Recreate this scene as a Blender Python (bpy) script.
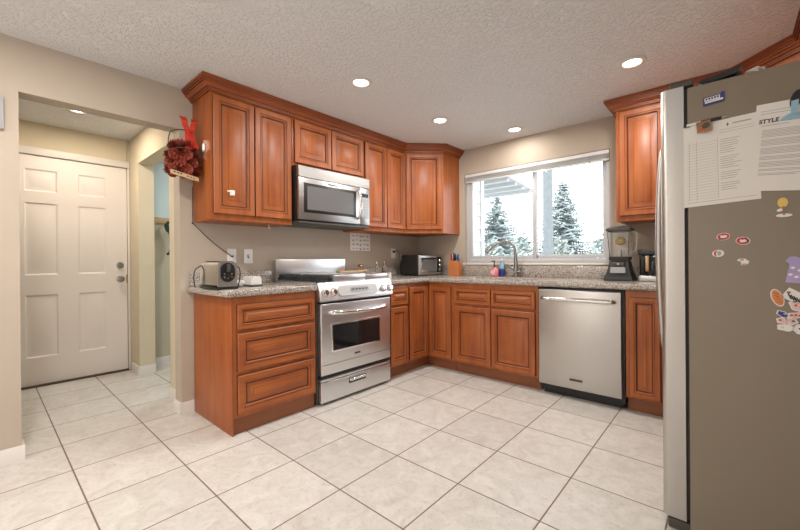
import bpy, bmesh, math, random
from mathutils import Vector, Matrix
R = math.radians
random.seed(7)
for o in list(bpy.data.objects):
    bpy.data.objects.remove(o)
C = bpy.context.scene.collection
sc = bpy.context.scene

# ------------------------------------------------------------------ camera, world, light, exposure
cd = bpy.data.cameras.new('camera'); cam = bpy.data.objects.new('camera', cd); C.objects.link(cam)
cd.sensor_width = 36; cd.lens = 371.21 / 800 * 36
cd.shift_x = -7.42 / 800; cd.shift_y = -4.50 / 800
yaw, pit, rol = 0.7156, -0.001, -0.0082
fw = Vector((-math.sin(yaw) * math.cos(pit), math.cos(yaw) * math.cos(pit), math.sin(pit)))
rt = Vector((math.cos(yaw), math.sin(yaw), 0)); up = rt.cross(fw)
rt2 = math.cos(rol) * rt + math.sin(rol) * up; up2 = math.cos(rol) * up - math.sin(rol) * rt
cam.matrix_world = Matrix(((rt2.x, up2.x, -fw.x, 2.9459), (rt2.y, up2.y, -fw.y, -3.5966), (rt2.z, up2.z, -fw.z, 1.0813), (0, 0, 0, 1)))
cd.clip_start = 0.05
sc.camera = cam
vs = sc.view_settings
vs.view_transform = 'Standard'; vs.look = 'None'; vs.gamma = 1; vs.use_curve_mapping = False
vs.exposure = 0.2

w = bpy.data.worlds.new('sky'); sc.world = w; w.use_nodes = True
bg = w.node_tree.nodes['Background']
bg.inputs['Color'].default_value = (0.90, 0.95, 1.0, 1); bg.inputs['Strength'].default_value = 5.0

def area(name, loc, rot, sx, sy, power, col, shape='RECTANGLE'):
    l = bpy.data.lights.new(name, 'AREA'); l.shape = shape; l.size = sx
    if shape == 'RECTANGLE': l.size_y = sy
    l.energy = power; l.color = col
    o = bpy.data.objects.new(name, l); C.objects.link(o); o.location = loc; o.rotation_euler = rot
    return o
YB0 = -5.60
# daylight through the kitchen window, plus two unseen area lights added as fill
po = area('window_portal', (1.42, 0.15, 1.54), (R(-90), 0, 0), 1.48, 1.0, 1, (1, 1, 1)); po.data.cycles.is_portal = True
area('rear_fill_light', (1.1, YB0 + .02, 1.10), (R(90), 0, 0), 1.8, 1.9, 10, (1.0, 0.97, 0.94))
area('side_fill_light', (3.585, -4.6, 1.15), (R(90), 0, R(90)), 1.36, 1.76, 26, (0.95, 0.98, 1.0))

# ------------------------------------------------------------------ materials
def newmat(name):
    m = bpy.data.materials.new(name); m.use_nodes = True
    nt = m.node_tree; b = nt.nodes['Principled BSDF']
    return m, nt, b
def N(nt, t, **k):
    n = nt.nodes.new(t)
    for a, v in k.items():
        if hasattr(n, a): setattr(n, a, v)
        else: n.inputs[a].default_value = v
    return n
def plain(name, col, rough=0.5, metal=0.0, bump=0.0, bscale=200, emit=None, var=0.0, **k):
    m, nt, b = newmat(name)
    b.inputs['Base Color'].default_value = (*col, 1); b.inputs['Roughness'].default_value = rough; b.inputs['Metallic'].default_value = metal
    for a, v in k.items(): b.inputs[a.replace('_', ' ')].default_value = v
    if emit:
        b.inputs['Emission Color'].default_value = (*col, 1); b.inputs['Emission Strength'].default_value = emit
    tc = N(nt, 'ShaderNodeTexCoord')
    if bump:
        n = N(nt, 'ShaderNodeTexNoise', Scale=bscale, Detail=3.0); bp = N(nt, 'ShaderNodeBump', Strength=bump, Distance=0.002)
        nt.links.new(tc.outputs['Object'], n.inputs['Vector']); nt.links.new(n.outputs['Fac'], bp.inputs['Height']); nt.links.new(bp.outputs['Normal'], b.inputs['Normal'])
    if var:
        n = N(nt, 'ShaderNodeTexNoise', Scale=7.0, Detail=4.0); r = N(nt, 'ShaderNodeValToRGB')
        r.color_ramp.elements[0].color = (*[c * (1 - var) for c in col], 1); r.color_ramp.elements[1].color = (*[min(1, c * (1 + var)) for c in col], 1)
        r.color_ramp.elements[0].position = .3; r.color_ramp.elements[1].position = .7
        nt.links.new(tc.outputs['Object'], n.inputs['Vector']); nt.links.new(n.outputs['Fac'], r.inputs['Fac']); nt.links.new(r.outputs['Color'], b.inputs['Base Color'])
    return m
def woodmat(name, c0, c1, scale, rough=0.47):
    m, nt, b = newmat(name)
    tc = N(nt, 'ShaderNodeTexCoord'); mp = N(nt, 'ShaderNodeMapping'); mp.inputs['Scale'].default_value = scale
    n = N(nt, 'ShaderNodeTexNoise', Scale=1.0, Detail=6.0, Roughness=0.6, Distortion=0.6)
    n2 = N(nt, 'ShaderNodeTexNoise', Scale=3.0, Detail=3.0)
    r = N(nt, 'ShaderNodeValToRGB'); r.color_ramp.elements[0].position = .3; r.color_ramp.elements[1].position = .72
    r.color_ramp.elements[0].color = (*c0, 1); r.color_ramp.elements[1].color = (*c1, 1)
    mx = N(nt, 'ShaderNodeMath', operation='MULTIPLY_ADD'); mx.inputs[1].default_value = .45; mx.inputs[2].default_value = 0
    ad = N(nt, 'ShaderNodeMath', operation='MULTIPLY_ADD'); ad.inputs[1].default_value = .55
    L = nt.links.new
    L(tc.outputs['Object'], mp.inputs['Vector']); L(mp.outputs['Vector'], n.inputs['Vector']); L(tc.outputs['Object'], n2.inputs['Vector'])
    L(n2.outputs['Fac'], mx.inputs[0]); L(n.outputs['Fac'], ad.inputs[0]); L(mx.outputs[0], ad.inputs[2])
    L(ad.outputs[0], r.inputs['Fac']); L(r.outputs['Color'], b.inputs['Base Color'])
    b.inputs['Roughness'].default_value = rough
    b.inputs['Coat Weight'].default_value = 0.12; b.inputs['Coat Roughness'].default_value = 0.35
    return m
WC0, WC1 = (0.225, 0.044, 0.008), (0.475, 0.142, 0.031)
M = {}
M['woodv'] = woodmat('cherry_wood_vertical', WC0, WC1, (22, 22, 1.6))
M['woodh'] = woodmat('cherry_wood_horizontal', WC0, WC1, (1.6, 22, 22))
M['woody'] = woodmat('cherry_wood_crown', (0.21, 0.042, 0.009), (0.38, 0.098, 0.023), (3, 3, 22))
M['glaze_gap_shade'] = plain('dark_glaze_gap_shade', (0.085, 0.020, 0.008), 0.45)
M['kick'] = woodmat('toe_kick_wood', (0.20, 0.06, 0.02), (0.30, 0.10, 0.035), (1.6, 22, 22), .45)

def wallpaint(name, col, bump=.12):
    return plain(name, col, 0.85, bump=bump, bscale=160, var=.015)
M['wall'] = wallpaint('taupe_wall_paint', (0.47, 0.395, 0.318))
M['hallwall'] = wallpaint('cream_hall_paint', (0.66, 0.58, 0.43))
M['white'] = plain('white_trim_paint', (0.72, 0.68, 0.63), 0.45)
M['doorwhite'] = plain('white_door_paint', (0.78, 0.73, 0.69), 0.42)

def ceilmat():
    m, nt, b = newmat('knockdown_ceiling'); L = nt.links.new
    b.inputs['Base Color'].default_value = (0.80, 0.80, 0.80, 1); b.inputs['Roughness'].default_value = 0.7
    tc = N(nt, 'ShaderNodeTexCoord'); n = N(nt, 'ShaderNodeTexNoise', Scale=52.0, Detail=5.0, Roughness=.55)
    r = N(nt, 'ShaderNodeValToRGB'); r.color_ramp.elements[0].position = .45; r.color_ramp.elements[1].position = .58
    bp = N(nt, 'ShaderNodeBump', Strength=0.75, Distance=0.008)
    L(tc.outputs['Object'], n.inputs['Vector']); L(n.outputs['Fac'], r.inputs['Fac']); L(r.outputs['Color'], bp.inputs['Height']); L(bp.outputs['Normal'], b.inputs['Normal'])
    return m
M['ceil'] = ceilmat()

def tilemat():
    m, nt, b = newmat('beige_floor_tile'); L = nt.links.new
    tc = N(nt, 'ShaderNodeTexCoord'); sp = N(nt, 'ShaderNodeSeparateXYZ'); L(tc.outputs['Object'], sp.inputs[0])
    S, OX, OY, G = 0.3989, 0.7514, -2.8876, 0.0045
    fr = []; fl = []
    for ax, off in (('X', OX), ('Y', OY)):
        a = N(nt, 'ShaderNodeMath', operation='SUBTRACT'); a.inputs[1].default_value = off - 20 * S; L(sp.outputs[ax], a.inputs[0])
        d = N(nt, 'ShaderNodeMath', operation='DIVIDE'); d.inputs[1].default_value = S; L(a.outputs[0], d.inputs[0])
        f = N(nt, 'ShaderNodeMath', operation='FRACT'); L(d.outputs[0], f.inputs[0])
        g = N(nt, 'ShaderNodeMath', operation='FLOOR'); L(d.outputs[0], g.inputs[0]); fl.append(g)
        h = N(nt, 'ShaderNodeMath', operation='SUBTRACT'); h.inputs[1].default_value = .5; L(f.outputs[0], h.inputs[0])
        q = N(nt, 'ShaderNodeMath', operation='ABSOLUTE'); L(h.outputs[0], q.inputs[0]); fr.append(q)
    mx = N(nt, 'ShaderNodeMath', operation='MAXIMUM'); L(fr[0].outputs[0], mx.inputs[0]); L(fr[1].outputs[0], mx.inputs[1])
    gt = N(nt, 'ShaderNodeMapRange'); gt.inputs['From Min'].default_value = .5 - G / S; gt.inputs['From Max'].default_value = .5 - G / S * .45; L(mx.outputs[0], gt.inputs['Value'])
    cv = N(nt, 'ShaderNodeCombineXYZ'); L(fl[0].outputs[0], cv.inputs[0]); L(fl[1].outputs[0], cv.inputs[1])
    wn = N(nt, 'ShaderNodeTexWhiteNoise'); L(cv.outputs[0], wn.inputs['Vector'])
    of = N(nt, 'ShaderNodeVectorMath', operation='MULTIPLY_ADD'); L(wn.outputs['Color'], of.inputs[0]); of.inputs[1].default_value = (9, 9, 9); L(tc.outputs['Object'], of.inputs[2])
    n1 = N(nt, 'ShaderNodeTexNoise', Scale=9.0, Detail=8.0, Roughness=.65, Distortion=1.2); L(of.outputs[0], n1.inputs['Vector'])
    n2 = N(nt, 'ShaderNodeTexNoise', Scale=55.0, Detail=6.0, Roughness=.7); L(of.outputs[0], n2.inputs['Vector'])
    r1 = N(nt, 'ShaderNodeValToRGB'); e = r1.color_ramp.elements; e[0].position = .32; e[0].color = (.53, .495, .45, 1); e[1].position = .66; e[1].color = (.66, .635, .60, 1)
    L(n1.outputs['Fac'], r1.inputs['Fac'])
    r2 = N(nt, 'ShaderNodeValToRGB'); e = r2.color_ramp.elements; e[0].position = .34; e[0].color = (.72, .68, .62, 1); e[1].position = .46; e[1].color = (1, 1, 1, 1)
    L(n2.outputs['Fac'], r2.inputs['Fac'])
    ml = N(nt, 'ShaderNodeMix', data_type='RGBA', blend_type='MULTIPLY'); ml.inputs[0].default_value = .55; L(r1.outputs['Color'], ml.inputs[6]); L(r2.outputs['Color'], ml.inputs[7])
    hv = N(nt, 'ShaderNodeHueSaturation'); vr = N(nt, 'ShaderNodeMapRange'); vr.inputs['To Min'].default_value = .95; vr.inputs['To Max'].default_value = 1.04
    L(wn.outputs['Value'], vr.inputs['Value']); L(vr.outputs['Result'], hv.inputs['Value']); L(ml.outputs[2], hv.inputs['Color'])
    gm = N(nt, 'ShaderNodeMix', data_type='RGBA'); gm.inputs[7].default_value = (.19, .13, .10, 1)
    L(gt.outputs['Result'], gm.inputs[0]); L(hv.outputs['Color'], gm.inputs[6]); L(gm.outputs[2], b.inputs['Base Color'])
    rr = N(nt, 'ShaderNodeMapRange'); rr.inputs['To Min'].default_value = .38; rr.inputs['To Max'].default_value = .9; L(gt.outputs['Result'], rr.inputs['Value']); L(rr.outputs['Result'], b.inputs['Roughness'])
    bp = N(nt, 'ShaderNodeBump', Strength=.35, Distance=.003); bp.invert = True; L(gt.outputs['Result'], bp.inputs['Height']); L(bp.outputs['Normal'], b.inputs['Normal'])
    return m
M['tile'] = tilemat()

def granite():
    m, nt, b = newmat('speckled_granite'); L = nt.links.new
    tc = N(nt, 'ShaderNodeTexCoord')
    v = N(nt, 'ShaderNodeTexVoronoi', Scale=230.0); L(tc.outputs['Object'], v.inputs['Vector'])
    n = N(nt, 'ShaderNodeTexNoise', Scale=150.0, Detail=4.0, Roughness=.7); L(tc.outputs['Object'], n.inputs['Vector'])
    sv = N(nt, 'ShaderNodeSeparateColor'); L(v.outputs['Color'], sv.inputs[0])
    ad = N(nt, 'ShaderNodeMath', operation='MULTIPLY_ADD'); ad.inputs[1].default_value = .5; L(sv.outputs[0], ad.inputs[0])
    hf = N(nt, 'ShaderNodeMath', operation='MULTIPLY'); hf.inputs[1].default_value = .5; L(n.outputs['Fac'], hf.inputs[0]); L(hf.outputs[0], ad.inputs[2])
    r = N(nt, 'ShaderNodeValToRGB'); r.color_ramp.interpolation = 'CONSTANT'; e = r.color_ramp.elements
    e[0].position = 0; e[0].color = (.055, .042, .035, 1); e[1].position = .30; e[1].color = (.23, .19, .16, 1)
    for p, c in ((.40, (.37, .32, .275, 1)), (.50, (.50, .455, .41, 1)), (.62, (.62, .58, .54, 1)), (.70, (.30, .225, .17, 1))):
        x = e.new(p); x.color = c
    L(ad.outputs[0], r.inputs['Fac']); L(r.outputs['Color'], b.inputs['Base Color'])
    b.inputs['Roughness'].default_value = .16
    return m
M['granite'] = granite()

def steel(name, col, rough, sx, bump=.02):
    m, nt, b = newmat(name); L = nt.links.new
    b.inputs['Base Color'].default_value = (*col, 1); b.inputs['Metallic'].default_value = 1
    tc = N(nt, 'ShaderNodeTexCoord'); mp = N(nt, 'ShaderNodeMapping'); mp.inputs['Scale'].default_value = sx
    n = N(nt, 'ShaderNodeTexNoise', Scale=1.0, Detail=3.0); L(tc.outputs['Object'], mp.inputs['Vector']); L(mp.outputs['Vector'], n.inputs['Vector'])
    mr = N(nt, 'ShaderNodeMapRange'); mr.inputs['To Min'].default_value = rough - .06; mr.inputs['To Max'].default_value = rough + .08
    L(n.outputs['Fac'], mr.inputs['Value']); L(mr.outputs['Result'], b.inputs['Roughness'])
    return m
M['steel'] = steel('brushed_stainless', (.56, .56, .56), .33, (4, 4, 500))
M['mwsteel'] = steel('grey_brushed_stainless', (.43, .425, .42), .34, (4, 4, 400))
M['rangesteel'] = steel('bright_brushed_stainless', (.72, .73, .745), .34, (4, 4, 300))
M['steelv'] = steel('brushed_stainless_vertical', (.54, .525, .505), .30, (160, 160, 3))
M['chrome'] = plain('polished_chrome', (.78, .77, .75), .12, 1.0)
M['nickel'] = plain('satin_nickel', (.34, .335, .32), .30, 1.0)
M['black'] = plain('black_plastic', (.012, .012, .013), .35)
M['blackmatte'] = plain('black_iron', (.018, .018, .02), .6)
M['rubber'] = plain('dark_rubber', (.02, .018, .018), .7)
M['ovenglass'] = plain('dark_oven_glass', (.012, .012, .014), .06)
M['mwglass'] = plain('grey_microwave_screen', (.15, .15, .155), .18)
M['panelgrey'] = plain('grey_control_plastic', (.36, .37, .39), .35)
M['panellight'] = plain('light_grey_control_plastic', (.55, .55, .55), .4)
M['wallgrey'] = plain('mid_grey_plastic', (.36, .36, .36), .5)
M['lcd'] = plain('dark_display', (.03, .04, .05), .15)
M['fridgeside'] = plain('taupe_grey_enamel', (.235, .192, .143), .40, bump=.35, bscale=420)
M['plate'] = plain('white_plastic', (.78, .76, .73), .35)
M['paper'] = plain('white_paper', (.78, .755, .72), .8)
M['ink'] = plain('grey_ink', (.40, .39, .39), .8)
M['inkdark'] = plain('dark_ink', (.04, .04, .045), .8)
M['red'] = plain('red_enamel', (.55, .04, .03), .4)
M['blue'] = plain('navy_enamel', (.03, .04, .22), .4)
M['lightblue'] = plain('light_blue_plastic', (.28, .48, .62), .35)
M['lilac'] = plain('lilac_plastic', (.40, .33, .58), .45)
M['orange'] = plain('orange_enamel', (.72, .22, .06), .4)
M['pink'] = plain('pink_soap', (.80, .22, .26), .3)
M['palepink'] = plain('pale_pink_plastic', (.74, .50, .48), .45)
M['brown'] = plain('brown_print', (.30, .15, .07), .5, var=.5)
M['yellow'] = plain('yellow_enamel', (.75, .52, .14), .45)
M['green'] = plain('green_plastic', (.10, .30, .10), .45)
M['darkgreen'] = plain('dark_green_cloth', (.015, .05, .035), .8)
M['blockwood'] = woodmat('orange_block_wood', (.42, .12, .03), (.60, .21, .06), (30, 30, 3))
M['tan'] = woodmat('tan_wood', (.42, .26, .13), (.56, .38, .22), (3, 3, 30))
M['cone'] = plain('red_pine_cone', (.22, .030, .015), .6, var=.4)
M['conetip'] = plain('red_pine_cone_tip', (.46, .08, .03), .55, var=.3)
M['ribbon'] = plain('red_ribbon', (.70, .05, .03), .45, Alpha=.75)
M['blind'] = plain('white_blind', (.74, .73, .72), .45)
M['vinyl'] = plain('white_vinyl', (.52, .525, .54), .4)
M['siding'] = plain('grey_white_siding', (.40, .42, .43), .6)
M['soffit'] = plain('pale_soffit', (.42, .47, .48), .7)
M['conifer'] = plain('conifer_needles', (.22, .26, .255), .8, var=.35)
M['bark'] = plain('grey_bark', (.22, .20, .18), .9, var=.3)
M['shrub'] = plain('shrub_leaves', (.26, .30, .28), .8, var=.35)
M['pole'] = plain('weathered_pole', (.13, .145, .15), .85, var=.1)
M['lawn'] = plain('pale_winter_ground', (.36, .37, .35), .95, var=.3)
M['lamp'] = plain('lamp_diffuser', (1.0, .95, .86), .5, emit=9.0)
M['bronze'] = plain('bronze_threshold', (.05, .03, .02), .4)
M['brass'] = plain('copper_tint', (.45, .30, .18), .3, 1.0)
M['oil'] = plain('golden_oil', (.55, .36, .10), .15)
M['grille'] = plain('dark_taupe_plastic', (.06, .055, .048), .5)
def glassmat(name, col, rough=.0, alpha=None):
    m, nt, b = newmat(name)
    b.inputs['Base Color'].default_value = (*col, 1); b.inputs['Roughness'].default_value = rough
    b.inputs['Transmission Weight'].default_value = 1; b.inputs['IOR'].default_value = 1.3
    return m
M['glass'] = glassmat('clear_glass', (.95, .97, .97))
def panemat():
    m, nt, b = newmat('window_pane'); nt.nodes.remove(b); L = nt.links.new
    t = N(nt, 'ShaderNodeBsdfTransparent'); g = N(nt, 'ShaderNodeBsdfGlossy', Roughness=.0); x = N(nt, 'ShaderNodeMixShader')
    fr = N(nt, 'ShaderNodeFresnel', IOR=1.3)
    L(fr.outputs[0], x.inputs[0]); L(t.outputs[0], x.inputs[1]); L(g.outputs[0], x.inputs[2]); L(x.outputs[0], nt.nodes['Material Output'].inputs[0])
    return m
M['pane'] = panemat()
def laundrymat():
    m, nt, b = newmat('laundry_daylight_tones'); L = nt.links.new
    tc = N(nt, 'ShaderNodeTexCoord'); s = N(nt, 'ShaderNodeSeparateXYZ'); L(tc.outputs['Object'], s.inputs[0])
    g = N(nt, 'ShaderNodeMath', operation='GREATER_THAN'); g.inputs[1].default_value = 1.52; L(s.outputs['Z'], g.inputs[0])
    mx = N(nt, 'ShaderNodeMix', data_type='RGBA'); mx.inputs[6].default_value = (.50, .46, .35, 1); mx.inputs[7].default_value = (.60, .68, .67, 1)  # bluish daylight above the rail is put into the wall colour
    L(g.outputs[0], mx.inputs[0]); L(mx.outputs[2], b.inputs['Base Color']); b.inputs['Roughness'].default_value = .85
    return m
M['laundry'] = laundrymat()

# ------------------------------------------------------------------ mesh helpers
class MB:
    def __init__(s):
        s.bm = bmesh.new()
    def _mi(s, faces, mi):
        for f in faces: f.material_index = mi
    def box(s, x0, x1, y0, y1, z0, z1, mi=0, bev=0.0, seg=2):
        bm = bmesh.new()
        v = [bm.verts.new((x, y, z)) for x in (x0, x1) for y in (y0, y1) for z in (z0, z1)]
        for q in ((0, 1, 3, 2), (4, 6, 7, 5), (0, 4, 5, 1), (2, 3, 7, 6), (0, 2, 6, 4), (1, 5, 7, 3)): bm.faces.new([v[i] for i in q])
        bmesh.ops.recalc_face_normals(bm, faces=bm.faces)
        if bev: bmesh.ops.bevel(bm, geom=bm.edges[:], offset=bev, segments=seg, affect='EDGES', profile=.5)
        s._merge(bm, mi); return s
    def _merge(s, bm, mi=None, mat=None):
        mp = {}
        for v in bm.verts: mp[v] = s.bm.verts.new(mat @ v.co if mat else v.co)
        for f in bm.faces:
            try: n = s.bm.faces.new([mp[v] for v in f.verts]); n.material_index = f.material_index if mi is None else mi
            except ValueError: pass
        bm.free()
    def add(s, other, mat=None):
        s._merge(other.bm, None, mat); return s
    def rings(s, rings, mis, cap=True, cap_mi=0, back=True):
        # rings: list of lists of points (same length); quads between neighbours
        bm = s.bm; vv = [[bm.verts.new(p) for p in r] for r in rings]
        n = len(vv[0])
        for k in range(len(vv) - 1):
            for i in range(n):
                f = bm.faces.new((vv[k][i], vv[k][(i + 1) % n], vv[k + 1][(i + 1) % n], vv[k + 1][i])); f.material_index = mis[k]
        if cap: f = bm.faces.new(vv[-1]); f.material_index = cap_mi
        if back: f = bm.faces.new(list(reversed(vv[0]))); f.material_index = mis[0]
        return s
    def prism(s, pts, axis, a0, a1, mi=0, bev=0):
        # pts 2D outline; axis 'x','y','z' extruded from a0 to a1
        def P(p, a):
            return {'x': (a, p[0], p[1]), 'y': (p[0], a, p[1]), 'z': (p[0], p[1], a)}[axis]
        bm = bmesh.new()
        A = [bm.verts.new(P(p, a0)) for p in pts]; B = [bm.verts.new(P(p, a1)) for p in pts]; n = len(pts)
        bm.faces.new(A); bm.faces.new(list(reversed(B)))
        for i in range(n): bm.faces.new((A[i], A[(i + 1) % n], B[(i + 1) % n], B[i]))
        bmesh.ops.recalc_face_normals(bm, faces=bm.faces)
        if bev: bmesh.ops.bevel(bm, geom=bm.edges[:], offset=bev, segments=2, affect='EDGES')
        s._merge(bm, mi); return s
    def lathe(s, prof, mi=0, n=28, origin=(0, 0, 0), axis='z', sx=1, sy=1, ring=False):
        bm = bmesh.new(); rows = []
        for r, z in prof:
            if r < 1e-6: rows.append([bm.verts.new((0, 0, z))])
            else: rows.append([bm.verts.new((r * sx * math.cos(2 * math.pi * i / n), r * sy * math.sin(2 * math.pi * i / n), z)) for i in range(n)])
        for a, b in zip(rows, rows[1:] + (rows[:1] if ring else [])):
            for i in range(n):
                j = (i + 1) % n
                if len(a) == 1 and len(b) == 1: continue
                if len(a) == 1: bm.faces.new((a[0], b[j], b[i]))
                elif len(b) == 1: bm.faces.new((a[i], a[j], b[0]))
                else: bm.faces.new((a[i], a[j], b[j], b[i]))
        for r in (rows[0], rows[-1]):
            if len(r) > 1 and not ring:
                try: bm.faces.new(r)
                except ValueError: pass
        bmesh.ops.recalc_face_normals(bm, faces=bm.faces)
        rot = {'z': Matrix(), 'x': Matrix.Rotation(R(90), 4, 'Y'), 'y': Matrix.Rotation(R(-90), 4, 'X')}[axis]
        s._merge(bm, mi, Matrix.Translation(origin) @ rot); return s
    def cyl(s, o, r, h, axis='z', mi=0, n=24, bev=0):
        b = min(bev, r * .5, abs(h) * .4)
        prof = [(0, 0), (r - b, 0), (r, b), (r, h - b), (r - b, h), (0, h)] if b else [(0, 0), (r, 0), (r, h), (0, h)]
        return s.lathe(prof, mi, n, o, axis)
    def tube(s, pts, r, mi=0, n=10, caps=True):
        pts = [Vector(p) for p in pts]; rr = r if isinstance(r, (list, tuple)) else [r] * len(pts)
        bm = bmesh.new(); rows = []; ref = None
        for i, p in enumerate(pts):
            t = (pts[min(i + 1, len(pts) - 1)] - pts[max(i - 1, 0)]).normalized()
            if ref is None:
                ref = Vector((0, 0, 1)) if abs(t.z) < .9 else Vector((1, 0, 0))
            u = (ref - t * ref.dot(t)).normalized(); v = t.cross(u); ref = u
            rows.append([bm.verts.new(p + (u * math.cos(2 * math.pi * k / n) + v * math.sin(2 * math.pi * k / n)) * rr[i]) for k in range(n)])
        for a, b in zip(rows, rows[1:]):
            for k in range(n): bm.faces.new((a[k], a[(k + 1) % n], b[(k + 1) % n], b[k]))
        if caps: bm.faces.new(rows[0]); bm.faces.new(rows[-1])
        bmesh.ops.recalc_face_normals(bm, faces=bm.faces)
        s._merge(bm, mi); return s
    def ball(s, c, rx, ry=None, rz=None, mi=0, n=16):
        ry = ry or rx; rz = rz or rx
        bm = bmesh.new(); bmesh.ops.create_uvsphere(bm, u_segments=n, v_segments=max(6, n // 2), radius=1)
        s._merge(bm, mi, Matrix.Translation(c) @ Matrix.Diagonal((rx, ry, rz, 1))); return s
    def move(s, v):
        bmesh.ops.translate(s.bm, verts=s.bm.verts, vec=v); return s
    def rotz(s, a, cen=(0, 0, 0)):
        bmesh.ops.rotate(s.bm, verts=s.bm.verts, cent=cen, matrix=Matrix.Rotation(a, 3, 'Z')); return s
    def obj(s, name, mats, parent=None, smooth=True, ang=35, loc=None):
        me = bpy.data.meshes.new(name); s.bm.to_mesh(me); s.bm.free()
        for m in (mats if isinstance(mats, (list, tuple)) else [mats]): me.materials.append(M[m] if isinstance(m, str) else m)
        if smooth:
            me.shade_smooth(); me.set_sharp_from_angle(angle=R(ang))
        o = bpy.data.objects.new(name, me); C.objects.link(o)
        if parent: o.parent = parent
        if loc: o.location = loc
        return o
def smoothpath(pts, n=6):
    pts = [Vector(p) for p in pts]; out = []
    for i in range(len(pts) - 1):
        p0 = pts[max(i - 1, 0)]; p1 = pts[i]; p2 = pts[i + 1]; p3 = pts[min(i + 2, len(pts) - 1)]
        for k in range(n):
            t = k / n
            out.append(.5 * ((2 * p1) + (p2 - p0) * t + (2 * p0 - 5 * p1 + 4 * p2 - p3) * t * t + (3 * p1 - p0 - 3 * p2 + p3) * t ** 3))
    out.append(pts[-1]); return out
def tag(o, label, cat, group=None):
    o['label'] = label; o['category'] = cat
    if group: o['group'] = group
    return o
def thing(name, label, cat, loc=(0, 0, 0), rz=0, group=None):
    o = bpy.data.objects.new(name, None); C.objects.link(o); o.location = loc; o.rotation_euler = (0, 0, rz); o.empty_display_size = .1
    return tag(o, label, cat, group)
def part(mb, name, mats, t, label=None, **k):
    o = mb.obj(name, mats, t, **k)
    if label: o['label'] = label
    return o
def wpart(mb, name, mats, t, label=None, top=None, **k):      # mesh written in room coordinates, thing not rotated
    top = top or t
    while top.parent: top = top.parent
    mb.move(-Vector(top.location)); return part(mb, name, mats, t, label, **k)
def solo(mb, name, mats, label, cat, loc, group=None, **k):
    mb.move(-Vector(loc)); o = mb.obj(name, mats, **k); o.location = loc
    return tag(o, label, cat, group)
def struct(mb, name, mats, parent=None, **k):
    o = mb.obj(name, mats, parent, **k)
    if parent is None: o['kind'] = 'structure'
    return o
def oval(cx, cz, rx, rz, a=0, n=28):
    return [(cx + rx * math.cos(t) * math.cos(a) - rz * math.sin(t) * math.sin(a), cz + rx * math.cos(t) * math.sin(a) + rz * math.sin(t) * math.cos(a)) for t in [2 * math.pi * i / n for i in range(n)]]
def rect(cx, cz, w_, h_, a=0):
    c, s_ = math.cos(a), math.sin(a)
    return [(cx + x * c - z * s_, cz + x * s_ + z * c) for x, z in ((-w_ / 2, -h_ / 2), (w_ / 2, -h_ / 2), (w_ / 2, h_ / 2), (-w_ / 2, h_ / 2))]

# ------------------------------------------------------------------ structure
H = 2.316; T = 0.12
XR = 3.60; YB = -5.60; XD = -1.652; YS = -2.60
struct(MB().box(-2.0, XR + .15, YB - .15, .14, -.12, 0), 'floor', 'tile')
struct(MB().box(-2.0, XR + .15, YB - .15, .14, H, H + .12), 'ceiling', 'ceil')
# range wall with the opening to the entry
o = struct(MB().box(-T, 0, -2.666, 0, 0, H).box(-T, 0, -3.454, -2.666, 2.026, H).box(-T, 0, YB, -3.454, 0, H), 'wall_left', 'wall')
WX0, WX1, WZ0, WZ1 = .680, 2.160, 1.045, 2.040
struct(MB().box(-T, WX0, 0, .14, 0, H).box(WX1, XR + .15, 0, .14, 0, H).box(WX0, WX1, 0, .14, 0, WZ0).box(WX0, WX1, 0, .14, WZ1, H), 'wall_back', 'wall')
struct(MB().box(XR, XR + .15, YB, 0, 0, H), 'wall_right', 'wall')
struct(MB().box(-2.0, XR, YB - .15, YB, 0, H), 'wall_rear', 'wall')
# entry hall
struct(MB().box(XD - .15, XD, -3.43, -2.62, 2.06, H).box(XD - .15, XD, -2.615, YS, 0, H).box(XD - .15, XD, YB, -3.50, 0, H).box(XD - .15, XD, -3.50, -3.43, 0, H).box(XD - .15, XD - .06, -3.43, -2.62, 0, 2.06), 'wall_entry', 'hallwall')
struct(MB().box(XD - .15, -1.335, YS, YS + .13, 0, H).box(-.45, -T, YS, YS + .13, 0, H).box(-1.335, -.45, YS, YS + .13, 2.033, H), 'wall_entry_side', 'hallwall')
struct(MB().box(XD, -T, -4.7, -4.6, 0, H), 'wall_entry_end', 'hallwall')
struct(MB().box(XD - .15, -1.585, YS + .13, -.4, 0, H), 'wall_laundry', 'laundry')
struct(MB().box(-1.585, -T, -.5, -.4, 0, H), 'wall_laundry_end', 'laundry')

def base_prof(y=0, h=.082, t=.013): return [(0, 0), (t, 0), (t, h - .012), (t * .55, h), (0, h)]
def baseboard(name, p0, p1, side):
    # board from p0 to p1 on a wall; side = direction the board faces
    d = (Vector((*p1, 0)) - Vector((*p0, 0))); L = d.length; d.normalize(); n = Vector((*side, 0))
    mb = MB(); pr = base_prof()
    A = [Vector((*p0, 0)) + n * (a + .0005) + Vector((0, 0, z)) for a, z in pr]; B = [q + d * L for q in A]
    bm = mb.bm; a = [bm.verts.new(q) for q in A]; b = [bm.verts.new(q) for q in B]; k = len(a)
    bm.faces.new(a); bm.faces.new(b[::-1])
    for i in range(k): bm.faces.new((a[i], a[(i + 1) % k], b[(i + 1) % k], b[i]))
    bmesh.ops.recalc_face_normals(bm, faces=bm.faces)
    return struct(mb, name, 'white')
baseboard('baseboard_left', (0, -2.679), (0, -2.585), (1, 0))
baseboard('baseboard_left_jamb', (-T, -2.666), (.0, -2.666), (0, -1))
baseboard('baseboard_left_front', (0, YB), (0, -3.441), (1, 0))
baseboard('baseboard_left_front_jamb', (-T, -3.454), (0, -3.454), (0, 1))
baseboard('baseboard_entry_side', (-.45, YS), (-T, YS), (0, -1))
baseboard('baseboard_entry_pillar', (XD + .09, YS), (-1.322, YS), (0, -1))
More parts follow.
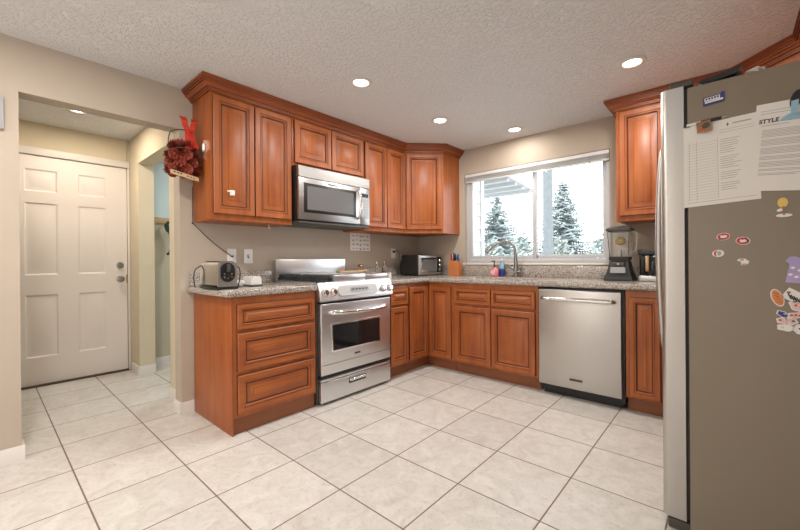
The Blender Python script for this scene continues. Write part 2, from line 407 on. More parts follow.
baseboard('baseboard_entry_pillar_jamb', (-1.335, YS), (-1.335, YS + .13), (1, 0))
baseboard('baseboard_laundry', (-1.585, YS + .14), (-1.585, -.51), (1, 0))
baseboard('baseboard_right', (XR, YB), (XR, -2.0), (-1, 0))

# front door: six raised panels
def raised(mb, x0, x1, z0, z1, y, steps, mis, capmi=0, mat=None):
    rs = [[(x0 + i, y + d, z0 + i), (x1 - i, y + d, z0 + i), (x1 - i, y + d, z1 - i), (x0 + i, y + d, z1 - i)] for i, d in steps]
    t = MB(); t.rings(rs, mis, cap=True, cap_mi=capmi, back=False)
    mb.add(t, mat); return mb
# the door lies in x = XD; local x -> +Y, local y -> -X
dm = MB()
DY0, DY1, DZ0, DZ1 = -3.425, -2.625, .012, 2.022
door = dm
def frame_with_holes(mb, W, HH, t, holes):
    xs = sorted({0, W, *[h[0] for h in holes], *[h[1] for h in holes]}); zs = sorted({0, HH, *[h[2] for h in holes], *[h[3] for h in holes]})
    bm = mb.bm; vc = {}
    def V(x, z):
        if (x, z) not in vc: vc[(x, z)] = bm.verts.new((x, 0, z))
        return vc[(x, z)]
    for i in range(len(xs) - 1):
        for j in range(len(zs) - 1):
            cx, cz = (xs[i] + xs[i + 1]) / 2, (zs[j] + zs[j + 1]) / 2
            if any(h[0] < cx < h[1] and h[2] < cz < h[3] for h in holes): continue
            bm.faces.new((V(xs[i], zs[j]), V(xs[i + 1], zs[j]), V(xs[i + 1], zs[j + 1]), V(xs[i], zs[j + 1])))
W_, H_ = DY1 - DY0, DZ1 - DZ0
cols = [(.075, .285), (.425, .64)] if False else [(.078, .290), (.430, .632)]
rows = [(.24, .79), (.965, 1.60), (1.70, 1.895)]
holes = [(a, b, c, d) for a, b in cols for c, d in rows]
frame_with_holes(dm, W_, H_, .04, holes)
for a, b, c, d in holes:
    raised(dm, a, b, c, d, 0, [(0, 0), (.012, .010), (.022, .010), (.045, .003)], [0, 0, 0])
dm.box(0, W_, .012, .042, 0, H_)
dt = bpy.data.objects.new('door_1', None); C.objects.link(dt); dt['kind'] = 'structure'; dt.location = (XD + .005, DY0, DZ0); dt.rotation_euler = (0, 0, R(90))
dm.obj('door_leaf', 'doorwhite', dt)
def knob(z, big):
    m = MB(); m.lathe([(0, 0), (.031, 0), (.031, .006), (.012, .010), (.012, .03 if big else .016)] + ([(.026, .036), (.029, .05), (.024, .062), (0, .066)] if big else [(.022, .018), (.022, .026), (0, .028)]), 0, 24, (0, 0, 0), 'y')
    m.rotz(R(180)); m.move((.742, 0, z)); return m
knob(.905, True).obj('door_knob', 'nickel', dt); knob(1.042, False).obj('deadbolt', 'nickel', dt)
hm = MB().box(.792, .803, -.008, .004, .86, .95); hm.obj('strike_plate', 'brass', dt)
tm = MB()
tm.box(XD, XD + .018, -2.622, -2.560 - .0, 0, 2.06, 0, .004) if False else None
tm.box(XD + .001, XD + .018, DY0 - .065, DY0 - .004, 0, 2.03, 0, .004).box(XD + .001, XD + .018, DY1 + .004, YS - .0015, 0, 2.03, 0, .004).box(XD + .001, XD + .019, DY0 - .065, YS - .0015, 2.03, 2.095, 0, .004)
struct(tm, 'trim_1', 'white')
struct(MB().box(XD - .04, XD + .045, DY0 - .02, DY1 + .003, 0.0, .014, 0, .003), 'trim_2', 'bronze')

# kitchen window: vinyl slider
wt = bpy.data.objects.new('window_1', None); C.objects.link(wt); wt['kind'] = 'structure'; wt.location = (WX0, .045, WZ0)
WW, WH = WX1 - WX0, WZ1 - WZ0
fm = MB()
e = .042
fm.box(0, e, 0, .075, 0, WH, 0, .003).box(WW - e, WW, 0, .075, 0, WH, 0, .003).box(e, WW - e, 0, .075, 0, e, 0, .003).box(e, WW - e, 0, .075, WH - e, WH, 0, .003)
fm.obj('window_frame', 'vinyl', wt)
MX = .785
def sash(x0, x1, y0, y1, name, e=.034):
    m = MB(); z0, z1 = .043, WH - .043
    m.box(x0, x0 + e, y0, y1, z0, z1, 0, .003).box(x1 - e, x1, y0, y1, z0, z1, 0, .003).box(x0 + e, x1 - e, y0, y1, z0, z0 + e, 0, .003).box(x0 + e, x1 - e, y0, y1, z1 - e, z1, 0, .003)
    f = m.obj(name, 'vinyl', wt)
    MB().box(x0 + e, x1 - e, (y0 + y1) / 2 - .002, (y0 + y1) / 2 + .002, z0 + e, z1 - e).obj('pane', 'pane', f)
sash(.043, MX + .018, .002, .028, 'window_sash'); sash(MX - .018, WW - .043, .036, .066, 'window_sash')
struct(MB().box(WX0 - .012, WX1 + .012, -.022, .043, WZ0 - .022, WZ0 - .001, 0, .004), 'trim_3', 'white')
# unseen door frame added behind the camera around the rear fill light
st = bpy.data.objects.new('rear_fill_frame', None); C.objects.link(st); st['kind'] = 'structure'; st.location = (.14, YB + .001, .08)
gm = MB(); gm.box(0, .06, 0, .06, 0, 2.04).box(1.86, 1.92, 0, .06, 0, 2.04).box(.06, 1.86, 0, .06, 1.98, 2.04).box(.06, 1.86, 0, .06, 0, .06).box(.93, .99, .025, .06, .06, 1.98)
gm.obj('window_frame', 'vinyl', st)

# unseen frame added on the right wall around the side fill light
st = bpy.data.objects.new('side_fill_frame', None); C.objects.link(st); st['kind'] = 'structure'; st.location = (XR - .061, -5.36, .19)
gm = MB(); gm.box(0, .06, 0, .06, 0, 1.92).box(0, .06, 1.46, 1.52, 0, 1.92).box(0, .06, .06, 1.46, 1.86, 1.92).box(0, .06, .06, 1.46, 0, .06)
gm.obj('window_frame', 'vinyl', st)

# ------------------------------------------------------------------ cabinet fronts
DOOR_STEPS = [(0, .020), (0, .004), (.005, 0), (.037, 0), (.039, .004), (.043, .0015), (.049, .0015), (.053, .009), (.057, .0135), (.062, .0135), (.096, .002), (.098, .0008)]
DOOR_MI = [1, 0, 0, 1, 0, 0, 0, 1, 1, 0, 1]  # first ring: dark door sides put the shade of door gaps into colour
def front(x0, x1, z0, z1, k=1.0):
    """raised-panel door or drawer front, face towards local -y, back on y=-.0005"""
    mb = MB(); rs = []
    for i, d in DOOR_STEPS:
        i *= k
        y = -.0205 + d
        rs.append([(x0 + i, y, z0 + i), (x1 - i, y, z0 + i), (x1 - i, y, z1 - i), (x0 + i, y, z1 - i)])
    mb.rings(rs, DOOR_MI, True, 0, True); return mb
def dk(x0, x1, z0, z1):
    return min(1.0, (min(x1 - x0, z1 - z0)) / 2 / .112)
def add_front(t, name, x0, x1, z0, z1, wood='woodv', label=None):
    mb = front(x0, x1, z0, z1, dk(x0, x1, z0, z1))
    return part(mb, name, [wood, 'glaze_gap_shade'], t, label)

def upper(name, label, loc, rz, w_, h_, d, doors, group=None):
    t = thing(name, label, 'cabinet', loc, rz, group)
    m = MB(); m.box(0, w_, 0, d, 0, h_, 0, .0015)
    part(m, 'carcass', 'woodv', t)
    for x0, x1, z0, z1 in doors: add_front(t, 'door', x0, x1, z0, z1)
    return t
ZB = 1.3685; ZT = 2.240; XU = .316; HB = ZT - ZB
# range wall uppers
u1 = upper('wall_cabinet', 'tall two-door cherry wall cabinet above the toaster, left of the microwave', (XU, -2.5795, ZB), R(90), .612, HB, XU - .002, [(.013, .298, .040, .8445), (.306, .600, .040, .8445)])
u2 = upper('wall_cabinet', 'short two-door cherry cabinet directly above the microwave', (XU, -1.9655, 1.845), R(90), .764, ZT - 1.845, XU - .002, [(.018, .378, .026, .370), (.386, .748, .026, .370)])
u3 = upper('wall_cabinet', 'narrow two-door cherry wall cabinet right of the microwave', (XU, -1.199, ZB), R(90), .583, HB, XU - .002, [(.010, .302, .040, .8465), (.310, .576, .040, .8465)])
# diagonal corner
def diag(name, label, sx, X0):
    # sx=+1 left corner; sx=-1 right corner, X0 wall
    t = thing(name, label, 'cabinet', (X0, 0, ZB))
    pts = [(.002, -.002), (.002, -.6145), (XU, -.6145), (.6145, -XU), (.6145, -.002)]
    pts = [(sx * x, y) for x, y in pts]
    part(MB().prism(pts, 'z', 0, HB, 0), 'carcass', 'woodv', t, smooth=False)
    a = Vector((XU, -.6145)); b = Vector((.6145, -XU)); L = (b - a).length
    if sx < 0: a, b = Vector((-.6145, -XU)), Vector((-XU, -.6145))
    mb = front(.022, L - .022, .040, .8465, 1.0)
    ang = math.atan2(b.y - a.y, b.x - a.x)
    mb.rotz(ang); mb.move((a.x, a.y, 0)); part(mb, 'door', ['woodv', 'glaze_gap_shade'], t)
    return t
diag('corner_wall_cabinet', 'angled cherry corner wall cabinet between range wall and window, above the toaster oven', 1, 0.0)
diag('corner_wall_cabinet', 'angled cherry corner wall cabinet seen over the top of the fridge', -1, XR - .002)
upper('wall_cabinet', 'cherry wall cabinet right of the window, above the blender', (2.274, -XU, ZB), 0, .6975, HB, XU - .002, [(.026, .330, .040, .8465), (.338, .672, .040, .8465)])
upper('wall_cabinet', 'short cherry cabinet along the right wall, above the fridge', (XR - XU, -.6155, 1.80), R(-90), 1.22, ZT - 1.80, XU - .002, [(.02, .605, .026, .415), (.613, 1.20, .026, .415)])
# filler latch and stickers on the left upper
lm = MB().box(.116, .148, -.036, -.0215, .170, .207, 0, .004).box(.100, .118, -.030, -.0215, .192, .204, 0, .002); part(lm, 'child_latch', 'plate', u1, 'white plastic child latch')
sm = MB().prism([(-.0035, 0), (.03, 0)][:0] or oval(.104, .498, .022, .028), 'x', -.006, -.0008, 0); part(sm, 'adhesive_hook', 'plate', u1, 'white stick-on hook')
hk = MB().tube(smoothpath([(.48, .12, -.001), (.48, .12, -.02), (.486, .12, -.03), (.494, .12, -.022)]), .003); part(hk, 'cup_hook', 'plate', u1, 'small clear hook under the cabinet')

# crown moulding
CP = [(.001, 2.206), (.012, 2.206), (.013, 2.219), (.018, 2.220), (.019, 2.231), (.027, 2.234), (.037, 2.247), (.047, 2.252), (.048, 2.264), (.055, 2.265), (.056, 2.277), (.063, 2.278), (.064, 2.291), (.069, 2.292), (.069, 2.3135), (.001, 2.3135)]
CP = [(a, 2.3135 - (2.3135 - z) * .78) for a, z in CP]
def crown(name, path, label, loc):
    pts = [Vector((*p, 0)) for p in path]; mb = MB(); bm = mb.bm; rows = []
    for i, p in enumerate(pts):
        d0 = (p - pts[i - 1]).normalized() if i else None; d1 = (pts[i + 1] - p).normalized() if i < len(pts) - 1 else None
        n0 = Vector((d0.y, -d0.x, 0)) if d0 else None; n1 = Vector((d1.y, -d1.x, 0)) if d1 else None
        if n0 and n1:
            n = (n0 + n1).normalized(); n = n / n.dot(n0)
        else: n = n0 or n1
        rows.append([bm.verts.new(p + n * a + Vector((0, 0, z))) for a, z in CP])
    k = len(CP)
    for a, b in zip(rows, rows[1:]):
        for i in range(k):
            f = bm.faces.new((a[i], a[(i + 1) % k], b[(i + 1) % k], b[i]))
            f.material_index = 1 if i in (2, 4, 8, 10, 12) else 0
    bm.faces.new(rows[0]); bm.faces.new(rows[-1][::-1])
    bmesh.ops.recalc_face_normals(bm, faces=bm.faces)
    return solo(mb, name, ['woody', 'glaze_gap_shade'], label, 'crown molding', loc, ang=20)
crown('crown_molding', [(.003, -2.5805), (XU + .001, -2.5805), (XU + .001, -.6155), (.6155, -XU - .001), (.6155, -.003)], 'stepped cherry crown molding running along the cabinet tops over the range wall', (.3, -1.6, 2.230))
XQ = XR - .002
crown('crown_molding', [(2.273, -.003), (2.273, -XU - .001), (XQ - .6155, -XU - .001), (XQ - XU - .001, -.6155), (XQ - XU - .001, -1.835)], 'stepped cherry crown molding over the cabinets right of the window and above the fridge', (2.8, -.5, 2.230))

# ------------------------------------------------------------------ base cabinets
XF = .630; YF = -.617; CT = .905; CB = .862; KH = .105
def basecab(label, loc, rz, w_, d, fronts, kick=.058, cat='cabinet', name='base_cabinet', hollow=False):
    t = thing(name, label, cat, loc, rz)
    m = MB().box(0, w_, 0, d, KH, CB - .002, 0, .0015)
    if hollow:
        z1 = CB - .002
        m = MB().prism([(0, KH), (d, KH), (d, z1), (d - .018, z1), (d - .018, KH + .018), (.022, KH + .018), (.022, z1), (0, z1)], 'x', .0, w_)
    part(m, 'carcass', 'woodv', t)
    part(MB().box(.001, w_ - .001, kick, d - .01, .001, KH - .0005), 'toe_kick', 'kick', t)
    for kind, x0, x1, z0, z1 in fronts: add_front(t, kind, x0, x1, z0, z1, 'woodh' if kind.startswith('drawer') or kind == 'false_drawer_front' else 'woodv')
    return t
DW = .600
b1 = basecab('cherry base cabinet of three stacked drawers under the toaster', (XF, -2.575, 0), R(90), DW, XF - .003, [('drawer', .018, .582, .655, .812), ('drawer', .018, .582, .395, .632), ('drawer', .018, .582, .128, .370)], kick=.022)
part(MB().box(-.012, -.0005, .0, XF - .016, .001, CB - .002, 0, .0015), 'end_panel', 'woodv', b1)
basecab('narrow cherry base cabinet with one small drawer and door, right of the range', (XF, -1.196, 0), R(90), .262, XF - .003, [('drawer', .012, .252, .672, .818), ('door', .012, .252, .128, .650)])
# corner lazy susan
t = thing('corner_base_cabinet', 'L-shaped cherry corner base cabinet with two tall doors meeting inside the corner', 'cabinet', (0, 0, 0))
pts = [(.003, -.003), (.003, -.9325), (XF, -.9325), (XF, YF), (.925, YF), (.925, -.003)]
part(MB().prism(pts, 'z', KH, CB - .002), 'carcass', 'woodv', t, smooth=False)
k_ = .058; pts = [(.02, -.02), (.02, -.931), (XF - k_, -.931), (XF - k_, YF + k_), (.924, YF + k_), (.924, -.02)]
part(MB().prism(pts, 'z', .001, KH - .0005), 'toe_kick', 'kick', t, smooth=False)
m = front(.008, .292, .128, .822, dk(.008, .292, .128, .822)); m.rotz(R(90)); m.move((XF, -.9325, 0)); part(m, 'door', ['woodv', 'glaze_gap_shade'], t)
m = front(.024, .284, .128, .822, dk(.024, .284, .128, .822)); m.move((XF, YF, 0)); part(m, 'door', ['woodv', 'glaze_gap_shade'], t)
basecab('cherry sink base cabinet with two false drawer fronts over two doors', (.926, YF, 0), 0, .838, -YF - .003, [('false_drawer_front', .034, .412, .668, .812), ('false_drawer_front', .420, .815, .668, .812), ('door', .034, .412, .125, .645), ('door', .420, .815, .125, .645)], hollow=True)
basecab('slim cherry base cabinet with a single door right of the dishwasher', (2.388, YF, 0), 0, .60, -YF - .003, [('door', .022, .205, .120, .812), ('door', .215, .58, .120, .812)])

# countertops
def counter_profile(mb, x0, x1, y0, y1): mb.box(x0, x1, y0, y1, CB, CT, 0, .009, 3)
ct = thing('countertop', 'short speckled granite countertop with backsplash left of the range', 'countertop', (.33, -2.3, CB))
wpart(MB().box(.002, XF + .035, -2.632, -1.9745, CB, CT, 0, .012, 3), 'slab', 'granite', ct)
wpart(MB().box(.002, .022, -2.61, -1.9745, CT + .0005, CT + .098, 0, .002), 'backsplash', 'granite', ct)
ct = thing('countertop', 'long speckled granite countertop under the window, running from range to fridge', 'countertop', (1.5, -.3, CB))
SX0, SX1, SY0, SY1 = 1.02, 1.70, -.53, -.165
yf = YF - .035; xf = XF + .035
m = MB()
# one slab outline with a sink cut-out
def slab(mb, z0, z1):
    bm = bmesh.new()
    xs = [.002, xf, SX0, SX1, 2.985, XR - .002]; ys = [-.885, -1.196, yf, SY0, SY1, -.002]
    cells = []
    def q(x0, x1, y0, y1): cells.append((x0, x1, y0, y1))
    gx = [.002, xf, SX0, SX1, 2.945, XR - .002]; gy = [-1.196, -.875, yf, SY0, SY1, -.002]
    vc = {}
    def V(x, y, z):
        k = (round(x, 4), round(y, 4), z)
        if k not in vc: vc[k] = bm.verts.new((x, y, z))
        return vc[k]
    solid = {}
    for i in range(len(gx) - 1):
        for j in range(len(gy) - 1):
            inn = True
            if j == 0 and i != 0: inn = False
            if j == 1 and i not in (0, 4): inn = False
            if i == 2 and j == 3: inn = False
            solid[(i, j)] = inn
    for (i, j), s_ in solid.items():
        if not s_: continue
        a = [V(gx[i], gy[j], z1), V(gx[i + 1], gy[j], z1), V(gx[i + 1], gy[j + 1], z1), V(gx[i], gy[j + 1], z1)]; bm.faces.new(a)
        a = [V(gx[i], gy[j], z0), V(gx[i], gy[j + 1], z0), V(gx[i + 1], gy[j + 1], z0), V(gx[i + 1], gy[j], z0)]; bm.faces.new(a)
        for di, dj, e0, e1 in ((-1, 0, (i, j), (i, j + 1)), (1, 0, (i + 1, j), (i + 1, j + 1)), (0, -1, (i, j), (i + 1, j)), (0, 1, (i, j + 1), (i + 1, j + 1))):
            if not solid.get((i + di, j + dj), False):
                p, r_ = (gx[e0[0]], gy[e0[1]]), (gx[e1[0]], gy[e1[1]])
                bm.faces.new([V(*p, z0), V(*r_, z0), V(*r_, z1), V(*p, z1)])
    bmesh.ops.recalc_face_normals(bm, faces=bm.faces)
    ed = [e_ for e_ in bm.edges if len(e_.link_faces) == 2 and e_.calc_face_angle(0) > .5 and abs(e_.verts[0].co.z - e_.verts[1].co.z) < 1e-5]
    bmesh.ops.bevel(bm, geom=ed, offset=.010, segments=3, affect='EDGES')
    mb._merge(bm, 0)
slab(m, CB, CT)
wpart(m, 'slab', 'granite', ct)
wpart(MB().box(.002, .022, -1.196, -.023, CT + .0005, CT + .098, 0, .002), 'backsplash', 'granite', ct)
wpart(MB().box(.003, XR - .003, -.0215, -.002, CT + .0005, CT + .112, 0, .002), 'backsplash', 'granite', ct)
# sink
sk = thing('sink', 'undermount stainless sink set in the granite below the faucet', 'sink', (1.36, -.345, CT - .20))
m = MB(); rs = []
for i, z in ((-.0, CT - .044), (.006, CT - .044), (.012, CT - .05), (.02, CT - .19), (.05, CT - .205)):
    rs.append([(SX0 + i, SY0 + i, z), (SX1 - i, SY0 + i, z), (SX1 - i, SY1 - i, z), (SX0 + i, SY1 - i, z)])
m.rings(rs, [0] * 4, True, 0, False)
wpart(m, 'basin', 'steel', sk); wpart(MB().cyl((1.36, -.345, CT - .2045), .045, .004), 'drain', 'chrome', sk)

# ------------------------------------------------------------------ dishwasher
dw = thing('dishwasher', 'stainless steel dishwasher with bar handle under the counter', 'dishwasher', (2.0665, YF, 0))
wpart(MB().box(1.770, 2.381, YF + .02, -.03, .04, CB - .006, 0, .002), 'tub', 'black', dw)
m = MB(); m.box(1.772, 2.366, YF - .022, YF + .017, .085, .842, 0, .008, 3)
wpart(m, 'door', 'steelv', dw)
m = MB(); hp = smoothpath([(1.815, YF - .024, .770), (1.822, YF - .058, .772), (1.87, YF - .068, .772), (2.065, YF - .070, .772), (2.27, YF - .068, .772), (2.316, YF - .058, .772), (2.323, YF - .024, .770)], 5)
m.tube(hp, .0155, 0, 12); wpart(m, 'handle', 'chrome', dw)
wpart(MB().box(2.012, 2.105, YF - .0255, YF - .0225, .150, .166, 0, .001), 'badge', 'grille', dw)
wpart(MB().box(1.79, 2.36, YF + .05, YF + .06, .001, .078), 'kick_plate', 'black', dw)

# ------------------------------------------------------------------ range
rg = thing('range', 'stainless slide-in gas range with griddle covers and low backguard', 'range', (.34, -1.585, 0))
RY0, RY1 = -1.967, -1.2035
wpart(MB().box(.03, .628, RY0, RY1, .02, .895, 0, .003), 'body', 'grille', rg)
# control panel, slightly sloped
m = MB().prism([(.60, .775), (.672, .775), (.690, .788), (.668, .900), (.655, .915), (.60, .915)], 'y', RY0 - .004, RY1 + .004, 0, .004)
wpart(m, 'control_panel', 'rangesteel', rg)
def on_panel(mb, y, z):   # place a shape built about origin with +x outward onto the sloped panel
    a = math.atan2(.022, .112); x = .690 - (z - .788) * (.022 / .112)
    bmesh.ops.rotate(mb.bm, verts=mb.bm.verts, cent=(0, 0, 0), matrix=Matrix.Rotation(-a, 3, 'Y'))
    mb.move((x, y, z)); return mb
for y in (-1.925, -1.846, -1.318, -1.240):
    k = wpart(on_panel(MB().lathe([(0, 0), (.031, 0), (.031, .004), (.024, .008), (.021, .028), (.018, .031), (0, .031)], 0, 24, (0, 0, 0), 'x'), y, .842), 'knob', 'chrome', rg)
    wpart(on_panel(MB().box(.030, .034, -.003, .003, -.018, .018, 0, .001), y, .842), 'pointer', 'grille', k)
def stadium(cy, cz, hw, hh, r=.03, n=6):
    P = []
    for sx_, sz_, a0 in ((1, -1, -90), (1, 1, 0), (-1, 1, 90), (-1, -1, 180)):
        for k in range(n + 1):
            a = R(a0 + 90 * k / n); P.append((cy + sx_ * (hw - r) + r * math.cos(a), cz + sz_ * (hh - r) + r * math.sin(a)))
    return P
bz = wpart(on_panel(MB().prism(stadium(0, 0, .205, .040, .030), 'x', -.001, .010, 0, .002), -1.595, .846), 'control_bezel', 'panellight', rg)
wpart(on_panel(MB().prism(stadium(0, 0, .098, .018, .016), 'x', .0095, .013), -1.590, .852), 'display', 'panelgrey', bz)
for k in range(5):
    wpart(on_panel(MB().box(.0125, .0138, -.012, .012, -.004, .004), -1.660 + k * .035, .853), 'button', 'lcd', bz)
# oven door
od = wpart(MB().box(.632, .672, RY0 + .012, RY1 - .014, .226, .758, 0, .006, 3), 'oven_door', 'rangesteel', rg)
wpart(MB().box(.6722, .676, -1.862, -1.346, .388, .606, 0, .002), 'window_trim', 'chrome', od)
wpart(MB().box(.6755, .6775, -1.850, -1.358, .400, .594), 'oven_window', 'ovenglass', od)
m = MB(); yy = [RY0 + .095, RY0 + .13, RY0 + .25, -1.585, RY1 - .25, RY1 - .13, RY1 - .095]
m.tube(smoothpath([(.674, yy[0], .690), (.712, yy[1], .690), (.728, yy[2], .686), (.733, yy[3], .684), (.728, yy[4], .686), (.712, yy[5], .690), (.674, yy[6], .690)], 5), [.010] * 2 + [.017] * 27 + [.010] * 2, 0, 12)
wpart(m, 'handle', 'chrome', od)
wpart(MB().box(.6725, .675, -1.635, -1.575, .335, .348, 0, .001), 'badge', 'grille', od)
wpart(MB().box(.6722, .6745, RY0 + .02, RY1 - .02, .300, .304), 'seam', 'nickel', od)
# warming drawer
wd = wpart(MB().box(.632, .668, RY0 + .012, RY1 - .014, .024, .172, 0, .005, 3).box(.632, .664, RY0 + .012, RY1 - .014, .178, .198, 0, .003), 'drawer', 'rangesteel', rg)
h_ = wpart(MB().box(.6725, .690, -1.690, -1.515, .132, .150, 0, .006, 3), 'handle', 'chrome', wd)
wpart(MB().box(.6682, .6722, -1.692, -1.513, .112, .152, 0, .001), 'handle_recess', 'grille', wd)
# cooktop
wpart(MB().box(.03, .655, RY0 - .004, RY1 + .004, .8955, .920, 0, .004), 'cooktop', 'rangesteel', rg)
wpart(MB().box(.035, .048, RY0 + .01, RY1 + .035 - .04, .9205, 1.098, 0, .003).box(.049, .056, RY0 + .016, RY1 - .012, .9205, .965), 'backguard', 'rangesteel', rg)
gr = MB(); gx0, gx1, gy0, gy1 = .075, .63, RY0 + .010, RY0 + .145
gr.box(gx0, gx1, gy0, gy0 + .012, .928, .945).box(gx0, gx1, gy1 - .012, gy1, .928, .945)
for k in range(11):
    x = gx0 + .02 + k * (gx1 - gx0 - .04) / 10; gr.box(x - .006, x + .006, gy0 + .004, gy1 - .004, .930, .972, 0, .002)
for x in (gx0 + .01, gx1 - .02):
    for y in (gy0, gy1 - .012): gr.box(x, x + .012, y, y + .012, .9205, .93)
wpart(gr, 'burner_grate', 'blackmatte', rg)
for y in (RY0 + .085,):
    for x in (.24, .50): wpart(MB().lathe([(0, 0), (.035, 0), (.035, .007), (.025, .010), (0, .010)], 0, 20, (x, y, .9205)), 'burner', 'blackmatte', rg)
wpart(MB().box(.10, .640, RY0 + .155, RY0 + .487, .9205, .972, 0, .006), 'griddle_cover', 'rangesteel', rg)
wpart(MB().box(.10, .640, RY0 + .497, RY1 - .012, .9205, .966, 0, .006), 'griddle_cover', 'rangesteel', rg)
wpart(MB().box(.632, .660, RY0 + .015, RY1 - .015, .7585, .7735), 'vent_slot', 'black', rg)
wpart(MB().box(.632, .650, RY0 + .015, RY1 - .015, .1985, .2255), 'vent_slot', 'black', rg)
wpart(MB().box(.06, .60, RY0 + .02, RY1 - .02, .001, .0195), 'base', 'black', rg)

# ------------------------------------------------------------------ microwave
mw = thing('microwave', 'stainless over-the-range microwave with curved handle', 'microwave', (.2, -1.585, 1.40))
MY0, MY1, MZ0, MZ1 = -1.962, -1.203, 1.398, 1.842
wpart(MB().box(.006, .372, MY0, MY1, MZ0, MZ1, 0, .002), 'body', 'black', mw)
wpart(MB().prism([(.374, 1.748), (.405, 1.748), (.402, 1.835), (.374, 1.840)], 'y', MY0 + .002, MY1 - .002), 'vent_panel', 'mwsteel', mw)
md = wpart(MB().box(.374, .404, MY0 + .002, -1.322, MZ0 + .012, 1.744, 0, .004), 'door', 'mwsteel', mw)
wpart(MB().box(.4042, .408, -1.915, -1.372, 1.468, 1.704, 0, .002), 'window_frame', 'black', md)
wpart(MB().box(.4078, .4092, -1.885, -1.405, 1.492, 1.680), 'window_screen', 'mwglass', md)
m = MB().tube(smoothpath([(.404, -1.360, 1.462), (.432, -1.358, 1.470), (.448, -1.356, 1.53), (.452, -1.355, 1.588), (.448, -1.356, 1.645), (.432, -1.358, 1.706), (.404, -1.360, 1.714)], 5), .012, 0, 12)
wpart(m, 'handle', 'chrome', md)
cp = wpart(MB().box(.374, .402, -1.319, MY1 - .002, MZ0 + .012, 1.744, 0, .003), 'control_panel', 'mwsteel', mw)
wpart(MB().box(.4022, .4045, -1.312, -1.212, 1.470, 1.706, 0, .001), 'keypad', 'panelgrey', cp)
wpart(MB().box(.4045, .4055, -1.302, -1.222, 1.662, 1.695), 'display', 'lcd', cp)
for r_ in range(6):
    for c_ in range(3):
        wpart(MB().box(.4044, .4056, -1.300 + c_ * .028, -1.279 + c_ * .028, 1.485 + r_ * .027, 1.503 + r_ * .027), 'button', 'nickel', cp)
wpart(MB().box(.02, .400, MY0 + .004, MY1 - .004, MZ0 - .016, MZ0 - .001, 0, .003), 'underside_vent', 'grille', mw)
wpart(MB().box(.4042, .4052, -1.68, -1.58, 1.715, 1.725), 'badge', 'grille', md)

# ------------------------------------------------------------------ fridge
fr = thing('refrigerator', 'side-by-side refrigerator with stainless doors and taupe side, papers stuck on it', 'refrigerator', (3.15, -1.34, 0))
FY0, FY1 = -1.79, -.885
wpart(MB().box(2.823, 3.57, FY0, FY1, .012, 1.742, 0, .004), 'cabinet_body', 'fridgeside', fr)
def fdoor(y0, y1, yh):
    m = MB(); n = 7; pr = []
    pts = [(2.812, y0), (2.812, y1)]
    # rounded front outline in plan
    pl = [(2.812, y0)] + [(2.757 - .022 * math.sin(R(90 * k / n)), y0 + .022 * (1 - math.cos(R(90 * k / n)))) for k in range(n + 1)]
    pl += [(2.757 - .022 * math.cos(R(90 * k / n)), y1 - .022 + .022 * math.sin(R(90 * k / n))) for k in range(n + 1)] + [(2.812, y1)]
    m.prism(pl, 'z', .048, 1.752)
    d = wpart(m, 'door', 'steelv', fr)
    wpart(MB().tube(smoothpath([(2.738, yh, .62), (2.700, yh, .66), (2.684, yh, .90), (2.680, yh, 1.15), (2.684, yh, 1.38), (2.700, yh, 1.60), (2.738, yh, 1.64)], 6), .014, 0, 12), 'handle', 'steelv', d)
    wpart(MB().box(2.8125, 2.8225, y0 + .008, y1 - .008, .055, 1.738), 'gasket', 'rubber', d)
    return d
fdoor(FY0, -1.342, -1.395); fdoor(-1.334, FY1, -1.28)
wpart(MB().box(2.765, 2.84, FY0 + .006, FY0 + .07, 1.7525, 1.776, 0, .006).cyl((2.785, FY0 + .04, 1.776), .014, .008), 'hinge_cover', 'grille', fr)
wpart(MB().box(2.765, 2.84, FY1 - .07, FY1 - .006, 1.7525, 1.776, 0, .006), 'hinge_cover', 'grille', fr)
wpart(MB().box(2.752, 2.826, FY0 + .004, FY1 - .004, .001, .040, 0, .004), 'base_grille', 'grille', fr)

# ------------------------------------------------------------------ ceiling lights
LD = None
spots = [(1.025, -1.862, 'round recessed ceiling light nearest the microwave cabinets', 21), (1.02, -.927, 'round recessed ceiling light in front of the corner cabinets', 24), (1.408, -.262, 'round recessed ceiling light close to the wall above the window', 8), (2.487, -.899, 'round recessed ceiling light nearest the fridge', 30), (-1.01, -3.07, 'recessed ceiling light inside the entry, just past the header', 26)]
def downlight(x, y, label, pw):
    t = thing('ceiling_light', label, 'ceiling light', (x, y, H), 0, 'recessed ceiling lights')
    part(MB().lathe([(.050, -.001), (.078, -.001), (.080, -.003), (.076, -.008), (.056, -.010), (.050, -.004)], 0, 32, ring=True), 'trim_ring', 'white', t)
    part(MB().lathe([(0, -.0035), (.049, -.0035), (.049, -.001), (0, -.001)], 0, 32), 'diffuser', 'lamp', t)
    l = bpy.data.lights.new('bulb', 'AREA'); l.shape = 'DISK'; l.size = .095; l.energy = pw * .44; l.color = (1.0, .86, .70) if x < -.5 else (1.0, .95, .885)
    lo = bpy.data.objects.new('bulb', l); C.objects.link(lo); lo.parent = t; lo.location = (0, 0, -.012)
for s_ in spots: downlight(*s_)
for x, y, lb in ((.95, -3.6, 'added unseen fill light recessed over the floor left of the camera'), (1.35, -5.0, 'added unseen fill light recessed by the wall behind the camera')): downlight(x, y, lb, 46)  # two unseen downlights added as fill for the kitchen
area('laundry_fill_light', (-.9, -1.6, 2.25), (0, 0, 0), .4, .4, 14, (.85, .95, 1.0))  # unseen fill light added to the laundry, without a fixture

